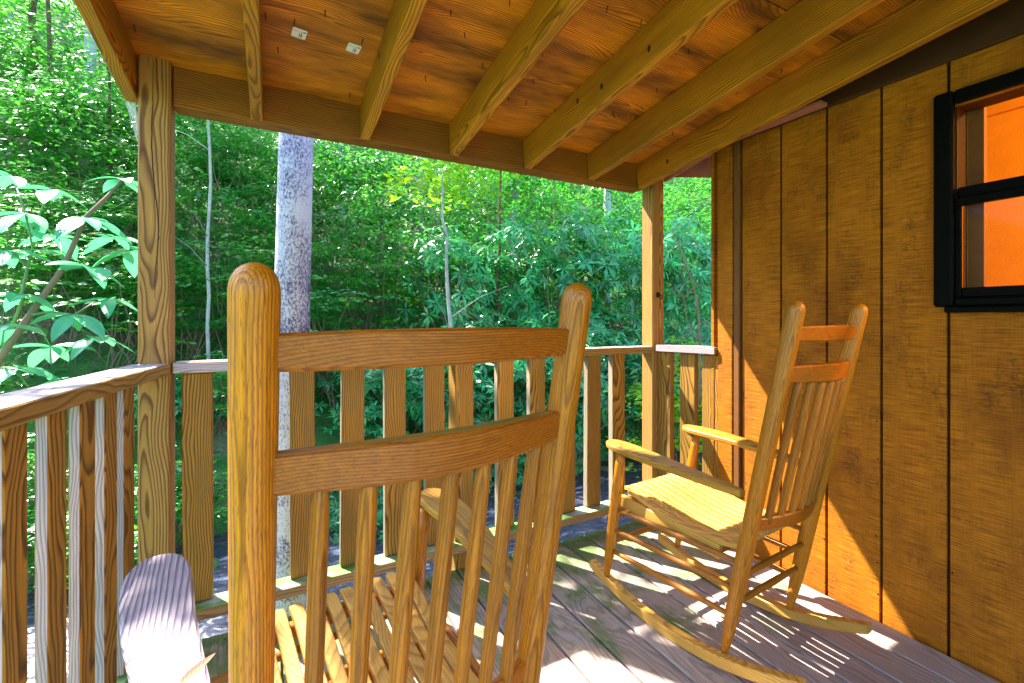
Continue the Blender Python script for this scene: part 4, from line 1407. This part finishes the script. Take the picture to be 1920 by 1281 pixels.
for i, (px, d, kd, sc, sq) in enumerate(layout):
    p = ground_at(px + rr_.uniform(-12, 12), d)
    if kd == 'r':
        plant('r', RH[i % 4], p, sc, rr_.uniform(0, 6.28), placed('glossy rhododendron', px, d), 'bush', THICK_G, sq)
    else:
        plant('s', SPV[i % 3], p, sc, rr_.uniform(0, 6.28), placed('layered leafy shrub', px, d), 'shrub', UND_G, sq, name='understory_shrub')
# bushes that stand out
p = ground_at(1285, 6.3)
plant('s', SPL[0], p + Vector((0, 0, -0.1)), 0.92, 0.4, 'bright lime green leafy shrub seen between the slim post and the cabin corner', 'shrub', None, 1.25, 'understory_shrub')
p = ground_at(608, 4.9)
plant('r', RH[1], p, 0.5, 1.0, 'low rhododendron with pale blue-green leaves behind the railing, right of the lichen trunk', 'bush', None, 1.0)
p = ground_at(700, 4.7)
plant('r', RH[2], p, 0.48, 2.1, 'low pale rhododendron behind the fourth baluster right of the lichen trunk', 'bush', None, 0.95)
p = ground_at(935, 5.9)
plant('r', RH[3], p, 0.55, 0.2, 'small rhododendron hanging over the creek behind the near chair', 'bush', None, 0.9)
p = ground_at(300, 4.3)
plant('s', SPV[1], p, 0.45, 0.9, 'small leafy shrub growing beside the corner post', 'shrub', None, 0.9, 'understory_shrub')

# far hillside foliage: one mass
def hillside():
    rn = np.random.default_rng(77)
    Ps, Ds, Us, Ls, Ts = [], [], [], [], []
    n = 1500
    for i in range(n):
        az = rn.uniform(-30, 82)
        d = 10.5 + 28 * rn.random() ** 1.4
        x_, y_ = d * math.sin(R(az)), d * math.cos(R(az))
        if y_ < 7.5:
            continue
        z_ = float(hgt(x_, y_))
        rad = rn.uniform(0.5, 1.1) * (0.7 + d / 25)
        hh = rn.uniform(0.2, 1.0) ** 1.3 * min(4.5, 1.2 + 0.16 * d)
        L = max(0.12, 0.0112 * d)
        m = int(78 * min(1.5, 12 / d + 0.4))
        c, dd0 = ell_points(m, rn, rad, rad, rad * 0.5, 0.2)
        p = c + np.array([x_, y_, z_ + hh + rad * 0.2])
        a = rn.uniform(0, 6.28, m)
        dd = np.stack([np.cos(a), np.sin(a), rn.normal(-0.2, 0.3, m)], 1)
        uu = np.stack([rn.normal(-0.1, 0.4, m), rn.normal(-0.5, 0.4, m), np.ones(m)], 1)
        Ps.append(p); Ds.append(dd); Us.append(uu)
        Ls.append(L * rn.uniform(0.7, 1.3, m))
        Ts.append(np.clip(rn.beta(1.0, 1.3) + rn.normal(0, 0.10, m), 0, 1))
    P, D, U, L, T = map(np.concatenate, (Ps, Ds, Us, Ls, Ts))
    me = leaf_cloud('hillside_undergrowth', P, D, U, L, L * 0.42, T, MAT['spray'], quads=1)
    o = link('hillside_undergrowth', me)
    o['kind'] = 'stuff'
    o['label'] = 'dense green undergrowth covering the forested hillside'
    o['category'] = 'undergrowth'
    return o
hillside()

# low ground cover beside the porch and along the creek banks
def groundcover():
    rn = np.random.default_rng(78)
    n = 22000
    az = rn.uniform(-32, 60, n)
    d = 2.4 + 6.5 * rn.random(n)
    x_, y_ = d * np.sin(np.radians(az)), d * np.cos(np.radians(az))
    z_ = hgt(x_, y_)
    patch = np.sin(x_ * 2.1 + 0.4) * np.sin(y_ * 2.7 + x_) + 0.4 * np.sin(5.1 * x_) * np.sin(4.3 * y_)
    keep = (z_ > -1.02) & (y_ > 2.15) & (patch > -0.15)
    keep |= (x_ < -0.75) & (z_ > -1.02)
    x_, y_, z_ = x_[keep], y_[keep], z_[keep]
    m = len(x_)
    p = np.stack([x_, y_, z_ + rn.uniform(0.0, 0.22, m)], 1)
    a = rn.uniform(0, 6.28, m)
    dd = np.stack([np.cos(a), np.sin(a), rn.normal(0.25, 0.35, m)], 1)
    uu = np.stack([rn.normal(0, 0.3, m), rn.normal(0, 0.3, m), np.ones(m)], 1)
    L = rn.uniform(0.05, 0.11, m)
    me = leaf_cloud('ground_cover', p, dd, uu, L, L * 0.5, rn.beta(2, 2, m), MAT['spray'])
    o = link('ground_cover', me)
    o['kind'] = 'stuff'
    o['label'] = 'low leafy ground cover on the creek banks'
    o['category'] = 'ground cover'
groundcover()

# ------------------------------------------------------------------ trees
def canopy(seed, n_cl, per, rx, ry, rz, L, mat):
    rn = np.random.default_rng(seed)
    C, _ = ell_points(n_cl, rn, rx, ry, rz, 0.3)
    Ps, Ts = [], []
    for c in C:
        q, _ = ell_points(per, rn, 0.55, 0.55, 0.22, 0.1)
        Ps.append(q + c)
        Ts.append(np.clip(rn.beta(2, 2) + rn.normal(0, 0.08, per), 0, 1))
    P = np.concatenate(Ps); T = np.concatenate(Ts)
    m = len(P)
    a = rn.uniform(0, 6.28, m)
    D = np.stack([np.cos(a), np.sin(a), rn.normal(-0.2, 0.25, m)], 1)
    U = np.stack([rn.normal(0, 0.3, m), rn.normal(0, 0.3, m), np.ones(m)], 1)
    LL = L * rn.uniform(0.7, 1.3, m)
    return leaf_cloud('crown', P, D, U, LL, LL * 0.6, T, MAT[mat], quads=1), C

def tree(px, d, diam, mat, label, top_h, lean=(0, 0), crown=None, crown_z=8.0, name='forest_tree', group=None, base_dz=-0.2, branches=6, seed=1, base=None, wobf=0.35):
    p = base if base is not None else ground_at(px, d)
    rn = random.Random(seed)
    t = thing(name, p, label, 'tree', group)
    n = 14
    pts, rads = [], []
    for i in range(n + 1):
        s = i / n
        wob = diam * wobf
        pts.append(Vector((lean[0] * s * top_h + rn.uniform(-wob, wob) * (s > 0), lean[1] * s * top_h + rn.uniform(-wob, wob) * (s > 0), base_dz + s * (top_h - base_dz))))
        flare = 1.0 + 0.35 * max(0, 1 - s * 14)
        rads.append(diam / 2 * flare * (1 - 0.55 * s))
    tr = link('trunk', tube_mesh(pts, rads, MAT[mat], 18), t, Matrix.Translation(p))
    if branches:
        bm_pts = []
        for i in range(branches):
            k_ = rn.randint(5, n)
            b0 = pts[k_]
            a = rn.uniform(0, 6.28)
            ln = rn.uniform(0.6, 1.6) * (0.4 + diam * 3)
            b1 = b0 + Vector((math.cos(a) * ln * 0.5, math.sin(a) * ln * 0.5, ln * 0.35))
            b2_ = b0 + Vector((math.cos(a) * ln, math.sin(a) * ln, ln * 0.55))
            link('branch', tube_mesh([b0, b1, b2_], [diam * 0.14, diam * 0.09, diam * 0.03], MAT[mat], 7), t, Matrix.Translation(p))
    if crown is not None:
        link('crown', crown, t, Matrix.Translation(p + Vector((lean[0] * crown_z, lean[1] * crown_z, crown_z))))
    return t

# the big lichen-covered trunk just outside the railing
pb = ray(533, YH) * 2.45
pb.z = float(hgt(pb.x, pb.y))
ptop = at_depth(556, 240, 2.45)
hb = ptop.z - pb.z
big_crown, _ = canopy(900, 26, 90, 2.4, 2.2, 1.3, 0.13, 'spray')
lich = tree(0, 0, 0.202, 'lichen_bark', 'thick straight trunk covered in pale lichen just beyond the far railing', 11.0,
     lean=((ptop.x - pb.x) / hb, (ptop.y - pb.y) / hb), crown=big_crown, crown_z=10.5, base=pb, seed=3, branches=0, name='lichen_tree', wobf=0.03)
# leaf clumps added out of view along the sun path to shade deck and armrest
def shade_clump(c, rad, n, seed, start):
    rn = np.random.default_rng(seed)
    q, _ = ell_points(n, rn, rad, rad, rad * 0.5, 0.05)
    a = rn.uniform(0, 6.28, n)
    D = np.stack([np.cos(a), np.sin(a), rn.normal(-0.2, 0.25, n)], 1)
    U = np.stack([rn.normal(0, 0.3, n), rn.normal(0, 0.3, n), np.ones(n)], 1)
    me = leaf_cloud('shade_clump_leaves', q, D, U, rn.uniform(0.08, 0.13, n), 0.06, rn.beta(2, 2, n), MAT['spray'], quads=1)
    link('shade_clump_leaves', me, lich, Matrix.Translation(c))
    s0 = pb + Vector(((ptop.x - pb.x) / hb * start, (ptop.y - pb.y) / hb * start, start))
    mid = s0.lerp(c, 0.5) + Vector((0, 0, 0.35))
    link('branch', tube_mesh([s0, mid, c], [0.035, 0.022, 0.006], MAT['lichen_bark'], 8), lich)  # added limb that ties the unseen shade clump to the trunk
def up_sun(p, t):
    return Vector(p) - SUN * t
shade_clump(up_sun((1.08, 1.55, 0.0), 6.6), 0.42, 130, 51, 4.2)
shade_clump(up_sun((1.32, 1.12, 0.0), 6.6), 0.16, 30, 54, 4.2)
shade_clump(up_sun((-0.22, 1.10, 0.65), 6.2), 0.20, 60, 52, 4.6)
shade_clump(up_sun((0.30, 1.15, 0.45), 7.0), 0.42, 120, 53, 4.9)

CR = [canopy(910 + i, 34, 70, 2.0, 2.0, 1.6, 0.16, 'spray')[0] for i in range(2)] + [canopy(920, 34, 70, 2.0, 2.0, 1.6, 0.16, 'lime')[0]]
CS = canopy(930, 16, 45, 1.1, 1.1, 0.8, 0.11, 'spray')[0]
CL = canopy(931, 14, 45, 0.9, 0.9, 0.6, 0.11, 'lime')[0]
tree(390, 6.0, 0.05, 'pale_bark', 'thin pale sapling left of the lichen trunk', 5.2, (0.004, 0.0), CS, 4.9, 'sapling', seed=11, branches=4)
tree(866, 6.6, 0.07, 'pale_bark', 'slender pale sapling with side twigs above the near chair', 3.9, (-0.075, 0.02), CL, 3.7, 'sapling', seed=12, branches=7)
tree(965, 11.0, 0.20, 'grey_bark', 'pale grey tree trunk rising behind the rhododendrons above the near chair', 11, (0, 0), CR[0], 10, seed=13)
tree(1140, 12.0, 0.22, 'grey_bark', 'grey tree trunk just left of the slim post, half hidden in leaves', 11, (0.01, 0), CR[1], 10, seed=14)
tree(162, 12.0, 0.28, 'grey_bark', 'straight grey trunk at upper left beyond the outer rafter', 15, (0.0, 0), CR[2], 13, seed=15)
tree(246, 13.0, 0.30, 'grey_bark', 'blue-grey trunk partly hidden behind the corner post', 14, (0.0, 0), CR[0], 12.5, seed=16)
tree(60, 11.0, 0.16, 'brown_bark', 'dark slim trunk with many branches at the far upper left', 12, (0.015, 0), CR[2], 8.5, seed=17, branches=12)
tree(112, 10.0, 0.09, 'brown_bark', 'thin dark leaning trunk between the two upper left trunks', 10, (-0.05, 0.0), CR[2], 7.5, seed=18, branches=9)
tree(462, 12.5, 0.13, 'brown_bark', 'dark thin trunk between the sapling and the lichen trunk', 12, (0, 0), CR[1], 11, seed=19)
tree(640, 14.0, 0.18, 'grey_bark', 'faint grey trunk right of the lichen trunk', 13, (0, 0), CR[0], 12, seed=20)
tree(790, 10.5, 0.10, 'grey_bark', 'narrow pale trunk behind the second rafter end', 11, (0, 0), CR[2], 10.5, seed=21)
tree(930, 8.0, 0.07, 'brown_bark', 'dark crooked stem left of the near chair right post', 4.6, (0.02, 0), CS, 4.2, 'sapling', seed=22, branches=5)
tree(20, 14.0, 0.22, 'grey_bark', 'grey trunk at the left edge of the view', 14, (0.01, 0), CR[2], 10, seed=23, branches=8)
tree(215, 9.0, 0.06, 'brown_bark', 'thin dark stem beside the outer rafter', 8.5, (-0.03, 0), CR[2], 6.3, seed=24, branches=8)

# bare vine and twigs hanging in the gap beside the slim post
vn = thing('bare_vine', at_depth(1310, 640, 5.4), 'bare pale vine hanging between the slim post and the cabin corner', 'vine')
def vine(pix, d, r):
    pts = [at_depth(a, b, d + 0.05 * math.sin(a)) for a, b in pix]
    fine_ = []
    for a, b in zip(pts, pts[1:]):
        for q in range(5):
            fine_.append(a.lerp(b, q / 5))
    fine_.append(pts[-1])
    link('vine_stem', tube_mesh(fine_, [r * (1 - 0.5 * i / len(fine_)) for i in range(len(fine_))], MAT['stem'], 7), vn)
vine([(1312, 760), (1312, 640), (1310, 590), (1303, 545), (1287, 500), (1272, 455), (1258, 430)], 5.4, 0.013)
vine([(1312, 640), (1290, 610), (1282, 560), (1268, 545)], 5.35, 0.008)
vine([(1282, 560), (1300, 540), (1318, 535)], 5.3, 0.006)
vine([(1262, 700), (1275, 640), (1300, 612), (1338, 596)], 5.5, 0.007)

# ------------------------------------------------------------------ big-leaved plant by the left railing
bl_t = thing('big_leaved_plant', at_depth(-60, 760, 1.75), 'young plant with broad glossy leaves leaning in over the side railing', 'plant')
BLM = [leaf_mesh('broad_leaf', 1.0, w_, MAT['bigleaf'], fold=f_, droop=dr, tone=t_, n=10) for w_, f_, dr, t_ in
       ((0.50, 0.25, 0.22, 0.35), (0.46, 0.15, 0.35, 0.5), (0.52, 0.30, 0.14, 0.2), (0.48, 0.2, 0.26, 0.8))]
bl_rng = random.Random(21)
def whorl_of_leaves(px, py, d, n, L, elev_=(-0.55, 0.12), a0=None):
    c = at_depth(px, py, d)
    a0 = bl_rng.uniform(0, 6.28) if a0 is None else a0
    for i in range(n):
        a = a0 + i * 6.283 / n + bl_rng.uniform(-0.25, 0.25)
        e = bl_rng.uniform(*elev_)
        l = L * bl_rng.uniform(0.65, 1.12)
        M = Matrix.Translation(c) @ Matrix.Rotation(a, 4, 'Z') @ Matrix.Rotation(-e, 4, 'Y') @ Matrix.Rotation(bl_rng.uniform(-0.25, 0.25), 4, 'X') @ Matrix.Scale(l, 4)
        link('leaf', bl_rng.choice(BLM), bl_t, M)
    return c
wl = [(232, 336, 1.75, 5, 0.125), (160, 408, 1.62, 5, 0.14), (48, 400, 1.55, 5, 0.14), (62, 470, 1.60, 4, 0.12), (168, 500, 1.55, 5, 0.155),
      (40, 552, 1.50, 5, 0.13), (138, 590, 1.55, 5, 0.13), (178, 632, 1.65, 5, 0.12), (10, 470, 1.5, 4, 0.13), (98, 356, 1.7, 4, 0.12),
      (250, 470, 1.8, 4, 0.14), (35, 690, 1.45, 5, 0.14), (120, 712, 1.6, 4, 0.13), (10, 610, 1.4, 5, 0.13), (205, 560, 1.7, 4, 0.12), (95, 650, 1.6, 5, 0.12), (20, 330, 1.7, 4, 0.13), (110, 445, 1.75, 4, 0.12), (215, 445, 1.8, 4, 0.12), (60, 735, 1.45, 4, 0.12)]
cs = [whorl_of_leaves(*w_) for w_ in wl]
def stem(pts, r0, mat):
    pts = [Vector(p) for p in pts]
    link('stem', tube_mesh(pts, [r0 * (1 - 0.6 * i / (len(pts) - 1)) for i in range(len(pts))], MAT[mat], 8), bl_t)
stem([at_depth(-70, 800, 1.5), at_depth(0, 672, 1.5), at_depth(50, 600, 1.52), at_depth(120, 500, 1.58), cs[1], at_depth(200, 370, 1.7), cs[0]], 0.012, 'stem')
stem([at_depth(0, 672, 1.5), at_depth(44, 560, 1.5), cs[5], at_depth(52, 500, 1.55), cs[3], cs[2]], 0.006, 'green_stem')
for a, b_ in ((4, (120, 500, 1.58)), (6, (60, 590, 1.52)), (7, (100, 600, 1.55)), (8, (50, 500, 1.55)), (9, (62, 430, 1.6)), (10, (168, 480, 1.56)), (13, (0, 650, 1.47)), (14, (140, 590, 1.58)), (15, (60, 600, 1.54)), (16, (48, 400, 1.57)), (17, (120, 500, 1.6)), (18, (165, 440, 1.66)), (19, (20, 690, 1.45)), (11, (-20, 700, 1.47)), (12, (35, 690, 1.46))):
    stem([at_depth(*b_), (at_depth(*b_) + cs[a]) / 2 + Vector((0, 0, 0.01)), cs[a]], 0.004, 'green_stem')

# ------------------------------------------------------------------ creek stones
st_mat = bark_mat('creek_stone', (0.10, 0.10, 0.10), (0.30, 0.29, 0.30), (0.10, 0.22, 0.05), 0.3)
def stone(seed):
    rn = random.Random(seed)
    bm = bmesh.new()
    bmesh.ops.create_icosphere(bm, subdivisions=2, radius=1.0)
    for v in bm.verts:
        k_ = 1 + 0.22 * math.sin(v.co.x * 3 + seed) * math.cos(v.co.y * 2.7 + seed * 2) + rn.uniform(-0.06, 0.06)
        v.co = Vector((v.co.x * k_, v.co.y * k_ * 0.8, v.co.z * k_ * 0.5))
    return mesh_from_bm(bm, 'stone', st_mat, True)
STN = [stone(i) for i in range(4)]
for i, (px, py) in enumerate(((1085, 872), (1095, 955), (945, 1000), (1140, 880), (905, 905), (640, 1010), (585, 1035), (760, 1000), (375, 1060), (700, 985), (1010, 880))):
    p = on_z(px, py, -1.08)
    s = random.uniform(0.10, 0.24)
    o = link('creek_stone', STN[i % 4], None, Matrix.Translation((p.x, p.y, -1.10)) @ Matrix.Rotation(random.uniform(0, 6), 4, 'Z') @ Matrix.Scale(s, 4))
    zn = next(t for lim, t in ZONES if px < lim)
    lb = f'rounded grey creek stone {zn}'
    if lb in SEEN:
        lb = f'second grey creek stone {zn}'
    SEEN.add(lb)
    tag(o, lb, 'stone', 'stones in the creek')
